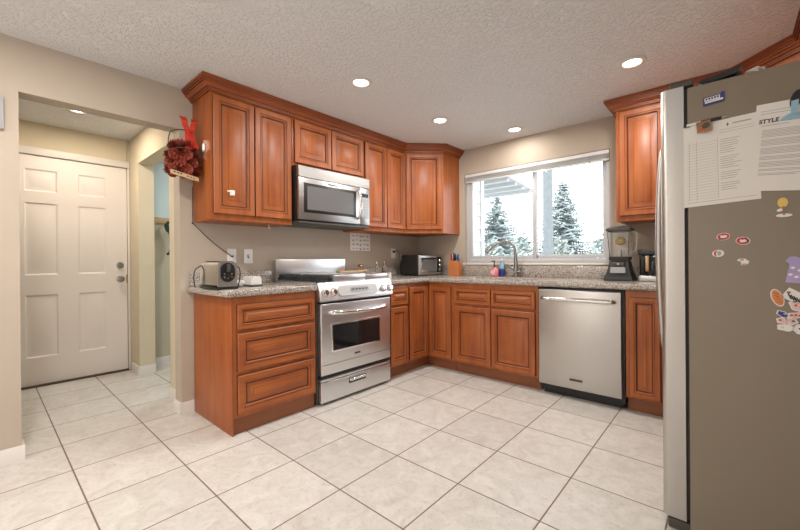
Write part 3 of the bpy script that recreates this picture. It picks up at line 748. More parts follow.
# ------------------------------------------------------------------ blind
bt = thing('window_blind', 'white raised slat blind across the top of the kitchen window', 'blind', (1.42, .015, 1.98))
bx0, bx1 = WX0 + .006, WX1 - .006
wpart(MB().box(bx0, bx1, .004, .040, 2.002, 2.036, 0, .002), 'headrail', 'blind', bt)
for k in range(9):
    z = 1.998 - k * .0042
    m = MB().prism([(.006, z - .0016), (.022, z - .0004), (.040, z - .0016), (.040, z - .0030), (.022, z - .0018), (.006, z - .0030)], 'x', bx0 + .004, bx1 - .004)
    wpart(m, 'slat', 'blind', bt, smooth=False)
wpart(MB().box(bx0 + .004, bx1 - .004, .010, .038, 1.944, 1.958, 0, .003), 'bottom_rail', 'blind', bt)
wpart(MB().tube([(1.995, .006, 2.0), (1.994, .003, 1.80), (1.990, .004, 1.30)], .0042, 0, 8), 'tilt_wand', 'glass', bt)
wpart(MB().tube([(.790, .006, 2.0), (.790, .004, 1.6), (.791, .006, 1.10)], .0018, 0, 6), 'pull_cord', 'blind', bt)
for x in (1.50, 1.59, 1.66, 1.93, 2.015, 2.05):
    wpart(MB().tube(smoothpath([(x, .008, 1.945), (x + .012, .006, 1.925), (x + .024, .008, 1.920), (x + .018, .006, 1.935), (x + .03, .008, 1.945)], 4), .0035, 0, 6), 'ladder_string', 'blind', bt)

# ------------------------------------------------------------------ wall fittings
def outlet(y, z, label, kind):
    t = thing('outlet', label, 'outlet', (.0008, y, z), R(90)) if kind != 'switch' else thing('light_switch', label, 'switch', (.0008, y, z), R(90))
    part(MB().box(-.036, .036, -.006, 0, -.058, .058, 0, .003), 'cover_plate', 'plate', t)
    if kind == 'switch':
        part(MB().box(-.007, .007, -.0075, -.0058, -.014, .014), 'slot', 'grille', t)
        part(MB().box(-.004, .004, -.016, -.0074, -.004, .012, 0, .001), 'toggle', 'plate', t)
    else:
        for dz in (-.02, .02): part(MB().prism(stadium(0, dz, .015, .014, .012), 'x', 0, .002).rotz(R(-90)).move((0, -.006, 0)), 'receptacle', 'plate', t)
    return t
outlet(-2.306, 1.123, 'white outlet plate over the toaster with the thin black cord plugged in', 'outlet')
outlet(-2.174, 1.123, 'white light switch plate on the wall between toaster and range', 'switch')
outlet(-.460, 1.160, 'white outlet plate behind the toaster oven', 'outlet')
m = MB().tube(smoothpath([(.018, -2.589, 1.62), (.018, -2.589, 1.372), (.014, -2.585, 1.362), (.012, -2.50, 1.275), (.010, -2.42, 1.205), (.012, -2.335, 1.140), (.014, -2.309, 1.122)], 6), .0028, 0, 8)
t = thing('power_cord', 'thin black cord hanging from the cabinet side down to the outlet over the toaster', 'cord', (.014, -2.309, 1.122))
wpart(m, 'cable', 'black', t); wpart(MB().cyl((.0075, -2.307, 1.122), .007, .016, 'x', 0, 14, .002), 'plug', 'black', t)
t = thing('power_cord', 'black cord arching from the outlet behind the toaster oven to the counter', 'cord', (.03, -.46, 1.165))
wpart(MB().tube(smoothpath([(.032, -.470, 1.180), (.055, -.452, 1.190), (.075, -.435, 1.150), (.08, -.425, 1.04), (.082, -.42, .925), (.10, -.41, .911)], 6), .004, 0, 8), 'cable', 'black', t)
wpart(MB().box(.0095, .034, -.482, -.458, 1.168, 1.190, 0, .004), 'plug', 'black', t)
solo(MB().box(.0006, .022, -3.62, -3.509, 1.80, 1.975, 0, .004), 'wall_box', 'wallgrey', 'pale grey box on the wall left of the entry opening', 'wall box', (.01, -3.56, 1.88))
# calendar sheet on the range wall
t = thing('wall_calendar', 'white printed sheet with a grid on the wall under the cabinets right of the range', 'calendar', (.004, -.965, 1.28))
wpart(MB().box(.0008, .005, -1.105, -.825, 1.185, 1.375, 0, .001), 'sheet', 'paper', t)
for k in range(5):
    for r_ in range(4):
        y = -1.078 + k * .050; z = 1.345 - r_ * .044
        hgt = random.uniform(.008, .026)
        wpart(MB().box(.0051, .0055, y, y + random.uniform(.022, .040), z - hgt, z), 'print', 'ink', t)
# ------------------------------------------------------------------ toaster
t = thing('toaster', 'chrome two-slot toaster with black end control at the counter end', 'toaster', (.42, -2.575, CT + .0005))
def rrect(y0, y1, z0, z1, r, n=5):
    P = []
    for cy, cz, a0, rr in ((y1 - .008, z0 + .008, -90, .008), (y1 - r, z1 - r, 0, r), (y0 + r, z1 - r, 90, r), (y0 + .008, z0 + .008, 180, .008)):
        for k in range(n + 1):
            a = R(a0 + 90 * k / n); P.append((cy + rr * math.cos(a), cz + rr * math.sin(a)))
    return P
part(MB().prism(rrect(-.058, .058, .022, .178, .026), 'x', -.135, .125), 'shell', 'chrome', t)
part(MB().prism(rrect(-.061, .061, .018, .176, .028), 'x', .1255, .135, 0, .002), 'end_panel', 'steel', t)
part(MB().prism(rrect(-.061, .061, .018, .176, .028), 'x', -.145, -.1355, 0, .002), 'end_panel', 'steel', t)
part(MB().box(-.146, .137, -.066, .066, .001, .0175, 0, .004), 'base', 'black', t)
ctl = part(MB().prism(stadium(0, .108, .044, .060, .043, 8), 'x', .1352, .143, 0, .002), 'control', 'black', t)
part(MB().box(.1432, .158, -.010, .010, .110, .160, 0, .003), 'lever', 'grille', ctl)
for y, z in ((-.024, .078), (0, .070), (.024, .078), (-.022, .098), (.022, .098)):
    part(MB().cyl((.1432, y, z), .006, .003, 'x', 0, 12), 'button', 'chrome', ctl)
for y in (-.028, .028): part(MB().box(-.105, .095, y - .013, y + .013, .1782, .1795), 'bread_slot', 'black', t)
m = MB().tube(smoothpath([(-.13, -.06, .15), (-.16, -.085, .12), (-.17, -.09, .06), (-.16, -.085, .006)], 5), .0035, 0, 8)
part(m, 'power_cable', 'black', t)
m = MB().tube(smoothpath([(.10, .061, .15), (.12, .082, .130), (.12, .085, .07), (.10, .078, .006)], 5), .0035, 0, 8)
part(m, 'power_cable', 'black', t)
# butter dish
t = thing('butter_dish', 'white lidded dish on a dark base on the counter left of the range', 'dish', (.36, -2.32, CT + .0005))
part(MB().box(-.075, .075, -.045, .045, 0, .010, 0, .003), 'base', 'grille', t)
part(MB().prism([(-.040, .0105), (.040, .0105), (.036, .062), (.030, .068), (-.030, .068), (-.036, .062)], 'x', -.068, .068, 0, .004), 'lid', 'plate', t)
m = MB(); bm = m.bm
bmesh.ops.create_icosphere(bm, subdivisions=3, radius=.032)
for v in bm.verts:
    n_ = math.sin(v.co.x * 190) * math.cos(v.co.y * 160 + v.co.z * 120) * .005; v.co *= 1 + n_ / .032 * 1.0; v.co.z = v.co.z * .7 + .0215
solo(m.move((.40, -2.432, CT + .006)), 'crumpled_napkin', 'paper', 'small crumpled white napkin between the toaster and the white dish', 'napkin', (.40, -2.432, CT))

# ------------------------------------------------------------------ things at the range's back right
t = thing('wooden_spoon', 'pale wooden spoon lying on the right griddle cover', 'spoon', (.30, -1.33, .9665))
m = MB().tube([(0, -.12, .012), (0, .05, .012), (0, .13, .012)], [.008, .009, .011], 0, 10); part(m, 'handle', 'tan', t)
m = MB().ball((0, .155, .014), .020, .032, .0135); part(m, 'bowl', 'tan', t)
t = thing('toy_carrot', 'small orange carrot with green top on the griddle cover', 'carrot', (.26, -1.495 + .04, .9665))
part(MB().tube([(0, 0, .014), (0, .03, .014), (0, .06, .012)], [.013, .012, .004], 0, 12), 'root', 'orange', t)
part(MB().ball((0, -.018, .014), .012, .016, .013), 'leafy_top', 'green', t)
def cruet(x, y, h, mat_in, label):
    t = thing('cruet', label, 'bottle', (x, y, CT + .0005))
    part(MB().lathe([(0, 0), (.026, 0), (.028, .004), (.028, h * .62), (.022, h * .74), (.011, h * .82), (.011, h * .94), (.014, h * .95), (.014, h)], 0, 20), 'bottle', 'glass', t)
    part(MB().lathe([(0, .006), (.022, .006), (.022, h * .45), (0, h * .45)], 0, 20), 'oil', mat_in, t)
    part(MB().lathe([(0, h + .0005), (.010, h + .0005), (.012, h + .018), (0, h + .022)], 0, 16), 'stopper', 'chrome', t)
cruet(.34, -1.05, .145, 'oil', 'clear glass cruet of golden oil right of the range, nearer the range')
cruet(.30, -.91, .150, 'tan', 'clear glass cruet of amber liquid right of the range, nearer the toaster oven')
for x, y, nm, lb in ((.45, -1.08, 'salt_shaker', 'white salt shaker in front of the left glass cruet'), (.41, -.95, 'pepper_shaker', 'white pepper shaker in front of the right glass cruet')):
    t = thing(nm, lb, 'shaker', (x, y, CT + .0005))
    part(MB().lathe([(0, 0), (.019, 0), (.021, .004), (.016, .045), (0, .045)], 0, 20), 'body', 'plate', t); part(MB().lathe([(0, .0455), (.0165, .0455), (.014, .058), (0, .060)], 0, 20), 'cap', 'chrome', t)
t = thing('wooden_mushroom', 'brown round-headed wooden masher standing behind the right griddle cover', 'masher', (.16, -1.105, CT + .0005))
part(MB().lathe([(0, 0), (.016, 0), (.011, .05), (.010, .11), (0, .11)], 0, 16), 'handle', 'tan', t); part(MB().ball((0, 0, .125), .034, .034, .016), 'head', 'brass', t)

# ------------------------------------------------------------------ toaster oven
t = thing('toaster_oven', 'black toaster oven with chrome front and glass door in the counter corner', 'toaster oven', (.265, -.27, CT + .0005))
hx, hy, hz = .135, .203, .232
part(MB().box(-hx, hx - .02, -hy, hy, .014, hz, 0, .014, 3), 'shell', 'black', t)
part(MB().box(hx - .0195, hx + .004, -hy, hy, .012, hz - .004, 0, .010, 3), 'front_frame', 'steel', t)
d_ = part(MB().box(hx + .0045, hx + .016, -hy + .018, hy - .105, .048, hz - .030, 0, .004), 'door', 'chrome', t)
part(MB().box(hx + .0162, hx + .018, -hy + .035, hy - .120, .066, hz - .052), 'door_glass', 'mwglass', d_)
part(MB().tube(smoothpath([(hx + .016, -hy + .04, hz - .040), (hx + .040, -hy + .05, hz - .038), (hx + .046, -.03, hz - .036), (hx + .040, hy - .135, hz - .038), (hx + .016, hy - .125, hz - .040)], 5), .007, 0, 10), 'handle', 'black', d_)
cp_ = part(MB().box(hx + .0045, hx + .010, hy - .098, hy - .012, .035, hz - .018, 0, .003), 'control_panel', 'black', t)
for z in (.065, .115, .165): part(MB().cyl((hx + .0105, hy - .055, z), .019, .016, 'x', 0, 20, .004), 'knob', 'chrome', cp_)
for x in (-hx + .03, hx - .04):
    for y in (-hy + .03, hy - .03): part(MB().cyl((x, y, 0), .012, .0135, 'z', 0, 14), 'foot', 'black', t)

# ------------------------------------------------------------------ knife block
t = thing('knife_block', 'orange wooden knife block with knives standing left of the window', 'knife block', (.640, -.130, CT + .0005), R(8))
part(MB().prism([(-.050, 0), (.050, 0), (.050, .128), (-.050, .165)], 'x', -.062, .062, 0, .003).rotz(R(0)), 'block', 'blockwood', t)
for i, (x, y, l, mt) in enumerate(((-.042, -.02, .085, 'red'), (-.018, .0, .10, 'black'), (.008, -.016, .085, 'black'), (.032, .004, .092, 'blue'), (-.042, .026, .10, 'plate'), (.006, .03, .105, 'lightblue'))):
    z0 = .1475 - .37 * y + .002
    k = part(MB().box(x - .0075, x + .0075, y - .011, y + .011, z0 + .012, z0 + l, 0, .004), 'knife_handle', mt, t)
    part(MB().box(x - .0045, x + .0045, y - .008, y + .008, z0 - .004, z0 + .0115), 'bolster', 'chrome', k)

# ------------------------------------------------------------------ faucet and soap
t = thing('faucet', 'tall gooseneck brushed-nickel faucet behind the sink', 'faucet', (1.335, -.092, CT + .0005))
part(MB().lathe([(0, 0), (.030, 0), (.030, .006), (.024, .012), (.023, .085), (.020, .10), (0, .10)], 0, 24), 'base', 'nickel', t)
gp = smoothpath([(0, 0, .095), (-.002, 0, .16), (-.004, -.002, .235), (-.018, -.010, .305), (-.055, -.028, .345), (-.105, -.050, .355), (-.155, -.075, .340), (-.195, -.095, .315), (-.225, -.108, .285)], 6)
nn = len(gp); part(MB().tube(gp, [.022 - .0085 * min(1, i / (nn * .3)) for i in range(nn)], 0, 14), 'gooseneck', 'nickel', t)
part(MB().tube([(-.212, -.102, .300), (-.232, -.112, .278), (-.258, -.124, .252), (-.266, -.128, .244)], [.0125, .017, .020, .016], 0, 16), 'spray_head', 'nickel', t)
part(MB().tube(smoothpath([(.0, -.018, .045), (.0, -.040, .058), (-.03, -.058, .095), (-.065, -.070, .130)], 5), [.013] * 6 + [.010] * 5 + [.008] * 5, 0, 12), 'lever', 'nickel', t)
part(MB().cyl((.020, 0, .05), .016, .03, 'x', 0, 16, .003), 'side_cap', 'nickel', t)
t = thing('soap_dispenser', 'round pink hand-soap bottle with a dark pump by the faucet', 'soap dispenser', (1.100, -.10, CT + .0005))
part(MB().lathe([(0, 0), (.036, 0), (.044, .012), (.046, .04), (.040, .07), (.022, .088), (.014, .094), (0, .094)], 0, 24, sy=.62), 'bottle', 'pink', t)
part(MB().lathe([(.013, .0945), (.014, .105), (.006, .107), (.006, .150), (0, .150)], 0, 14), 'pump', 'grille', t)
part(MB().box(-.030, .012, -.008, .008, .1505, .164, 0, .004), 'nozzle', 'grille', t)
part(MB().prism(oval(0, .043, .026, .025), 'y', -.0300, -.0285), 'round_label', 'palepink', t)
t = thing('dish_soap', 'clear bottle of deep blue dish soap behind the pink soap', 'dish soap', (1.165, -.062, CT + .0005))
part(MB().lathe([(0, 0), (.028, 0), (.031, .006), (.030, .075), (.024, .080), (0, .080)], 0, 22, sy=.7), 'liquid', 'blue', t)
part(MB().lathe([(.0245, .0805), (.026, .11), (.020, .135), (.011, .150), (.011, .16), (0, .16)], 0, 22, sy=.75), 'bottle', 'lightblue', t)
part(MB().lathe([(0, .1605), (.012, .1605), (.010, .178), (.005, .182), (0, .182)], 0, 14), 'cap', 'plate', t)

# ------------------------------------------------------------------ blender and kettle
t = thing('blender', 'black countertop blender with clear square jar right of the window', 'blender', (2.283, -.235, CT + .0005))
def sq(w0, z): return [(-w0, -w0, z), (w0, -w0, z), (w0, w0, z), (-w0, w0, z)]
part(MB().rings([sq(.098, 0), sq(.100, .012), sq(.094, .03), sq(.076, .085), sq(.066, .150), sq(.055, .156)], [0] * 5), 'base', 'black', t)
part(MB().prism([(-.055, .060), (.055, .060), (.050, .108), (-.050, .108)], 'y', -.100, -.074, 0, .003), 'control_panel', 'panelgrey', t)
part(MB().box(-.046, .046, -.089, -.062, .117, .146, 0, .003), 'display', 'grille', t)
part(MB().cyl((0, -.090, .132), .008, .004, 'y', 0, 14), 'dial', 'brass', t)
def jar(w0, w1, z0, z1, th):
    m = MB(); m.rings([sq(w0, z0), sq(w1, z1), sq(w1 - th, z1), sq(w0 - th, z0 + .006)], [0] * 3); return m
part(MB().rings([sq(.066, .157), sq(.070, .185), sq(.066, .190)], [0, 0]), 'collar', 'black', t)
part(jar(.066, .078, .191, .395, .0035), 'jar', 'glass', t)
part(MB().rings([sq(.070, .386), sq(.084, .396), sq(.086, .412), sq(.060, .426), sq(.036, .432)], [0] * 4), 'lid', 'grille', t)
part(MB().tube(smoothpath([(.070, 0, .38), (.098, 0, .375), (.108, 0, .34), (.104, 0, .26), (.085, 0, .225), (.062, 0, .22)], 5), .008, 0, 10), 'handle', 'glass', t)
part(MB().cyl((0, 0, .192), .012, .05, 'z', 0, 12), 'blade_hub', 'steel', t)
part(MB().ball((0, 0, .315), .042, .042, .034), 'strainer_basket', 'oil', t)
t = thing('coffee_maker', 'black coffee maker with steel base beside the blender, half behind the fridge', 'coffee maker', (2.515, -.20, CT + .0005))
part(MB().box(-.095, .11, -.115, .12, 0, .045, 0, .006), 'base', 'steel', t)
part(MB().box(-.105, .11, -.02, .12, .0455, .225, 0, .012, 3), 'housing', 'black', t)
part(MB().lathe([(0, .046), (.060, .046), (.070, .07), (.070, .150), (.056, .19), (.05, .196), (0, .196)], 0, 26, (0, -.062, 0)), 'carafe', 'ovenglass', t)
part(MB().box(-.048, -.020, -.148, -.132, .075, .195, 0, .006), 'carafe_handle', 'brass', t)
part(MB().box(-.10, .11, -.118, -.022, .1985, .240, 0, .010, 3), 'brew_head', 'black', t)
part(MB().box(.02, .035, -.10, -.08, .2405, .288, 0, .003), 'lid_lever', 'black', t)

# ------------------------------------------------------------------ things on the fridge side (plane y = FY0), front faces the camera
def plate(name, pts, y, th, mat, parent=None, top=None, **k):
    m = MB().prism(pts, 'y', y - th, y)
    if parent is None: return m
    return wpart(m, name, mat, parent, smooth=False, **k)
FS = FY0 - .0006
def text(body, size, loc, parent, mat='inkdark', name='lettering', bold=0.0, shear=0.0):
    cu = bpy.data.curves.new(name, 'FONT'); cu.body = body; cu.size = size; cu.extrude = .0002; cu.offset = bold; cu.shear = shear
    ob = bpy.data.objects.new('tmp_lettering', cu); C.objects.link(ob)
    bpy.context.view_layer.update()
    me = bpy.data.meshes.new_from_object(ob.evaluated_get(bpy.context.evaluated_depsgraph_get()))
    bpy.data.objects.remove(ob); bpy.data.curves.remove(cu)
    me.materials.clear(); me.materials.append(M[mat])
    o = bpy.data.objects.new(name, me); C.objects.link(o); o.parent = parent
    o.location = Vector(loc) - Vector(parent.location); o.rotation_euler = (R(90), 0, 0)
    return o
# form with columns
t = thing('paper_form', 'white ruled form sheet hanging on the fridge under the photo magnet', 'paper', (2.92, FS, 1.44))
A = [(2.811, 1.276), (3.030, 1.288), (3.022, 1.596), (2.811, 1.588)]
plate('sheet', A, FS, .0012, 'paper', t)
def pl(u, v): # point on the sheet, u 0..1 left to right, v 0..1 bottom to top
    a = Vector(A[0]).lerp(Vector(A[1]), u); b = Vector(A[3]).lerp(Vector(A[2]), u); p = a.lerp(b, v); return (p.x, p.y)
def strip(u0, u1, v0, v1): return [pl(u0, v0), pl(u1, v0), pl(u1, v1), pl(u0, v1)]
FP = FS - .0013
m = MB()
for k in range(21): m.prism(strip(.06, .47, .085 + k * .034, .0875 + k * .034), 'y', FP - .0002, FP)
for u in (.08, .185, .475): m.prism(strip(u, u + .005, .07, .80 if u > .1 else .8), 'y', FP - .0002, FP)
wpart(m, 'ruled_columns', 'ink', t, smooth=False)
m = MB()
for k in range(24):
    if k in (4, 9, 16): continue
    m.prism(strip(.51, .51 + random.uniform(.16, .27), .16 + k * .026, .166 + k * .026), 'y', FP - .0002, FP)
for k in range(2): m.prism(strip(.51, .95, .845 + k * .03, .849 + k * .03), 'y', FP - .0002, FP)
m.prism(strip(.06, .95, .045, .050), 'y', FP - .0002, FP); m.prism(strip(.68, .92, .925, .94), 'y', FP - .0002, FP)
wpart(m, 'printed_text', 'ink', t, smooth=False)
m = MB(); m.prism(strip(.612, .620, .905, .955), 'y', FP - .0003, FP); m.prism(strip(.598, .634, .925, .936), 'y', FP - .0003, FP)
wpart(m, 'cross_mark', 'inkdark', t, smooth=False)
# letter with STYLE heading
t = thing('paper_letter', 'white letter headed STYLE, densely printed, held by the blue and black clip on the fridge', 'paper', (3.10, FS - .002, 1.45))
A = [(2.994, 1.318), (3.212, 1.296), (3.236, 1.612), (3.020, 1.617)]
FL = FS - .0022
plate('sheet', A, FL, .0010, 'paper', t)
FP = FL - .0011
m = MB(); v = .18
for para in (2, 2, 4, 3, 5, 5, 6):
    for k in range(para):
        m.prism(strip(.10, .10 + (.80 if k else random.uniform(.3, .7)), v, v + .006), 'y', FP - .0002, FP); v += .0155
    v += .018
m.prism(strip(.08, .40, .745, .751), 'y', FP - .0002, FP); m.prism(strip(.06, .45, .88, .886), 'y', FP - .0002, FP); m.prism(strip(.06, .40, .91, .916), 'y', FP - .0002, FP); m.prism(strip(.06, .95, .775, .778), 'y', FP - .0002, FP)
wpart(m, 'printed_text', 'ink', t, smooth=False)
text('STYLE', .019, (3.0245, FP - .0003, 1.5495), t, bold=.0006, shear=.15)
# clip
t = thing('magnet_clip', 'light blue and black magnetic clip at the top of the printed letter', 'magnet clip', (3.11, FS - .004, 1.58))
FC = FL - .0014
plate('cap', oval(3.1165, 1.612, .014, .030, R(-14)), FC, .006, 'black', t)
plate('grip', [(3.103, 1.562), (3.119, 1.562), (3.122, 1.608), (3.104, 1.606)], FC - .0062, .004, 'lightblue', t)
plate('skirt', [(3.078, 1.548), (3.140, 1.546), (3.142, 1.560), (3.122, 1.568), (3.100, 1.567), (3.082, 1.556)], FC, .004, 'lightblue', t)
# pen
t = thing('pen', 'black and white pen stuck on the fridge above the form sheet', 'pen', (2.88, FS - .006, 1.594))
wpart(MB().tube([(2.822, FS - .0065, 1.592), (2.865, FS - .0065, 1.595)], .0058, 0, 12), 'barrel', 'plate', t)
wpart(MB().tube([(2.8655, FS - .0065, 1.595), (2.925, FS - .0065, 1.5985)], .0062, 0, 12), 'grip', 'black', t)
wpart(MB().tube([(2.9255, FS - .0065, 1.5985), (2.940, FS - .0065, 1.5995)], [.005, .002], 0, 12), 'tip', 'chrome', t)
wpart(MB().box(2.812, 2.832, FS - .010, FS - .001, 1.586, 1.598, 0, .002), 'magnet', 'black', t)
# photo magnet
t = thing('photo_magnet', 'small square brown picture magnet over the top edge of the form sheet', 'magnet', (2.874, FS - .013, 1.574))
plate('card', rect(2.874, 1.575, .043, .042, R(4)), FS - .0135, .003, 'brown', t)
plate('bird_shape', oval(2.880, 1.578, .012, .010, R(30)), FS - .0166, .0006, 'grille', t)
plate('branch', rect(2.868, 1.566, .024, .004, R(25)), FS - .0166, .0006, 'red', t)
plate('backing', rect(2.874, 1.575, .02, .02), FS - .0125 + .0, .0008, 'black', t)
# truck sticker
t = thing('truck_magnet', 'navy truck magnet with white lettering near the fridge top corner', 'magnet', (2.90, FS, 1.674))
plate('backing', [(2.872, 1.655), (2.933, 1.660), (2.933, 1.696), (2.924, 1.696), (2.923, 1.690), (2.872, 1.686)], FS, .003, 'blue', t)
plate('truck_body', [(2.876, 1.671), (2.921, 1.674), (2.921, 1.687), (2.876, 1.683)], FS - .0032, .0006, 'plate', t)
plate('chassis', [(2.877, 1.663), (2.930, 1.667), (2.930, 1.674), (2.877, 1.669)], FS - .0032, .0006, 'plate', t)
m = MB()
for k in range(5): m.prism(rect(2.882 + k * .0082, 1.6785 + k * .0006, .0055, .007), 'y', FS - .0042, FS - .0039)
wpart(m, 'lettering', 'blue', t, smooth=False)
# round red and white magnets
def badge(name, cx, cz, rx, rz, a, label, kind):
    t = thing(name, label, 'magnet', (cx, FS, cz), 0, 'red and white sports magnets')
    if kind < 2:
        plate('rim', oval(cx, cz, rx, rz, a), FS, .003, 'plate', t)
        plate('face', oval(cx, cz, rx * .88, rz * .88, a), FS - .0032, .0006, 'red', t)
        plate('emblem', [(cx - .009, cz - .003), (cx - .003, cz - .006), (cx + .008, cz - .004), (cx + .011, cz + .003), (cx + .004, cz + .005), (cx - .002, cz + .003), (cx - .007, cz + .006)], FS - .0040, .0005, 'plate', t)
        if kind == 0: plate('banner', [(cx - .013, cz - .009), (cx + .008, cz - .008), (cx + .008, cz - .0105), (cx - .013, cz - .0115)], FS - .0046, .0005, 'black', t)
        else: plate('stripe', [(cx + .004, cz + .012), (cx + .008, cz + .012), (cx + .016, cz - .004), (cx + .0145, cz - .007)], FS - .0046, .0005, 'black', t)
    elif kind == 2:
        plate('rim', oval(cx, cz, rx, rz, a), FS, .003, 'plate', t)
        plate('crescent', [(cx - .001, cz + .012), (cx - .011, cz + .007), (cx - .013, cz - .002), (cx - .008, cz - .011), (cx - .004, cz - .011), (cx - .007, cz - .003), (cx - .005, cz + .006)], FS - .0032, .0006, 'red', t)
        plate('seam', oval(cx + .003, cz, .006, .0085), FS - .0032, .0005, 'panelgrey', t)
    else:
        plate('rim', [(cx - .017, cz + .004), (cx - .012, cz + .010), (cx + .006, cz + .011), (cx + .010, cz + .006), (cx + .017, cz + .002), (cx + .014, cz - .008), (cx + .005, cz - .013), (cx - .006, cz - .012), (cx - .005, cz - .001)], FS, .003, 'plate', t)
        plate('patch', rect(cx - .003, cz + .006, .011, .004, R(8)), FS - .0032, .0005, 'red', t)
        plate('patch', rect(cx + .003, cz - .009, .011, .003, R(4)), FS - .0032, .0005, 'red', t)
badge('oval_magnet', 2.9275, 1.159, .0195, .0135, R(8), 'red oval magnet with a white emblem and black band, left one of the upper pair', 0)
badge('oval_magnet', 2.981, 1.141, .0200, .0145, R(-6), 'red oval magnet with a white emblem and black diagonal, right one of the upper pair', 1)
badge('ball_magnet', 2.9125, 1.097, .0175, .0135, R(6), 'round white ball magnet with a red crescent, below the red ovals', 2)
badge('cap_magnet', 2.981, 1.066, .018, .014, 0, 'jagged white magnet with two small red patches, lowest of the red and white ones', 3)
# little flower magnet
t = thing('flower_magnet', 'yellow flower magnet on a white base just below the letter', 'magnet', (3.085, FS, 1.26))
plate('base', oval(3.086, 1.224, .020, .006), FS, .003, 'plate', t)
plate('stem', rect(3.085, 1.240, .006, .030, R(4)), FS - .0032, .001, 'brown', t)
plate('flower', oval(3.083, 1.268, .013, .017), FS, .003, 'yellow', t)
plate('leaf', oval(3.076, 1.243, .008, .005, R(20)), FS, .003, 'plate', t)
# dress
t = thing('dress_magnet', 'lilac dress-shaped magnet with white spots at the right edge', 'magnet', (3.12, FS, 1.04))
plate('dress', [(3.088, .995), (3.150, .990), (3.140, 1.055), (3.156, 1.066), (3.146, 1.084), (3.130, 1.084), (3.122, 1.079), (3.112, 1.084), (3.098, 1.082), (3.088, 1.068), (3.098, 1.058)], FS, .003, 'lilac', t)
for x, z in ((3.106, 1.045), (3.122, 1.036), (3.100, 1.022), (3.114, 1.014), (3.132, 1.020), (3.140, 1.002)): plate('spot', oval(x, z, .0055, .004), FS - .0032, .0005, 'plate', t)
# lower cluster
t = thing('bread_magnet', 'orange oval loaf-shaped magnet with slanted stripes', 'magnet', (3.0685, FS, .942))
plate('rim', oval(3.0685, .941, .0155, .031, R(18)), FS, .003, 'plate', t); plate('loaf', oval(3.0685, .941, .0125, .0275, R(18)), FS - .0032, .0012, 'orange', t)
for k in range(4): plate('stripe', rect(3.073 - k * .0045 * .6, .926 + k * .010, .016, .003, R(-30)), FS - .0046, .0004, 'brown', t)
t = thing('striped_magnet', 'tilted white card magnet with thick black stripes beside the orange loaf', 'magnet', (3.103, FS, .951))
plate('card', rect(3.104, .951, .040, .038, R(-32)), FS, .003, 'plate', t)
for k in range(4): plate('stripe', rect(3.104 + k * .0066 - .006, .946 - k * .0042 + .002, .004, .020, R(-32) + R(55)), FS - .0032, .0005, 'inkdark', t)
plate('dot', oval(3.096, .961, .005, .004), FS - .0032, .0005, 'brown', t)
def blob(name, label, cx, cz, rx, rz, a, mat, dots, dm):
    t = thing(name, label, 'magnet', (cx, FS, cz), 0)
    pts = []
    for i in range(40):
        th = 2 * math.pi * i / 40; q = 1 + .10 * math.sin(5 * th + cx * 90)
        x, z = rx * q * math.cos(th), rz * q * math.sin(th); pts.append((cx + x * math.cos(a) - z * math.sin(a), cz + x * math.sin(a) + z * math.cos(a)))
    plate('rim', pts, FS, .003, 'plate', t)
    plate('face', [(cx + (x - cx) * .78, cz + (z - cz) * .78) for x, z in pts], FS - .0032, .0006, mat, t)
    for dx, dz in dots: plate('mark', oval(cx + dx, cz + dz, .004, .003, a), FS - .0039, .0004, dm, t)
blob('pink_magnet', 'pale pink mottled magnet just right of the striped card', 3.118, .914, .024, .016, R(-35), 'palepink', ((-.006, .004), (.006, -.003)), 'red')
blob('shoe_magnet', 'small navy oval magnet with white rim under the orange loaf', 3.080, .886, .016, .010, R(-30), 'blue', ((.006, .001),), 'lightblue')
blob('ribbon_magnet', 'long pink magnet right of the navy oval', 3.112, .884, .026, .010, R(12), 'palepink', ((-.01, 0), (0, .001), (.01, 0)), 'red')
blob('pig_magnet', 'round pink magnet at the left of the lowest row', 3.079, .863, .014, .011, 0, 'palepink', ((-.004, .002),), 'red')
blob('mouse_magnet', 'greyish pink magnet with a dark mark in the lower group', 3.102, .863, .015, .012, 0, 'palepink', ((.004, .001),), 'blue')
blob('sheep_magnet', 'white bumpy magnet below the round pink one', 3.088, .840, .022, .012, 0, 'plate', ((-.008, 0),), 'palepink')
blob('cloud_magnet', 'white magnet with grey centre at the bottom right of the group', 3.122, .838, .018, .016, 0, 'paper', ((0, .002),), 'blue')

# ------------------------------------------------------------------ on top of the fridge
t = thing('serving_tray', 'black tray lying tilted on top of the fridge front', 'tray', (2.98, -1.62, 1.7425))
m = MB()
def tr(x0, x1, y0, y1, dz): return [(x0, y0, 1.7445 + dz), (x1, y0, 1.7445 + dz + (x1 - x0) * .16), (x1, y1, 1.7445 + dz + (x1 - x0) * .16), (x0, y1, 1.7445 + dz)]
m.rings([tr(2.868, 2.965, -1.77, -1.48, 0), tr(2.856, 2.985, -1.78, -1.46, .016), tr(2.860, 2.980, -1.776, -1.466, .016), tr(2.870, 2.962, -1.768, -1.482, .004)], [0, 0, 0])
wpart(m, 'tray', 'black', t)
t = thing('snack_bag', 'crumpled white and red bag lying on top of the fridge', 'bag', (3.04, -1.70, 1.7425))
m = MB(); bm = m.bm; bmesh.ops.create_icosphere(bm, subdivisions=4, radius=1)
for v in bm.verts:
    q = 1 + .06 * math.sin(v.co.x * 9 + v.co.y * 7) + .05 * math.sin(v.co.z * 13 + v.co.x * 5)
    v.co = Vector((v.co.x * .034 * q + 3.020, v.co.y * .055 * q - 1.70, v.co.z * .016 * q + 1.7620))
wpart(m, 'bag', 'paper', t)
wpart(MB().box(3.058, 3.080, -1.73, -1.66, 1.7445, 1.768, 0, .008, 2), 'red_end', 'red', t)

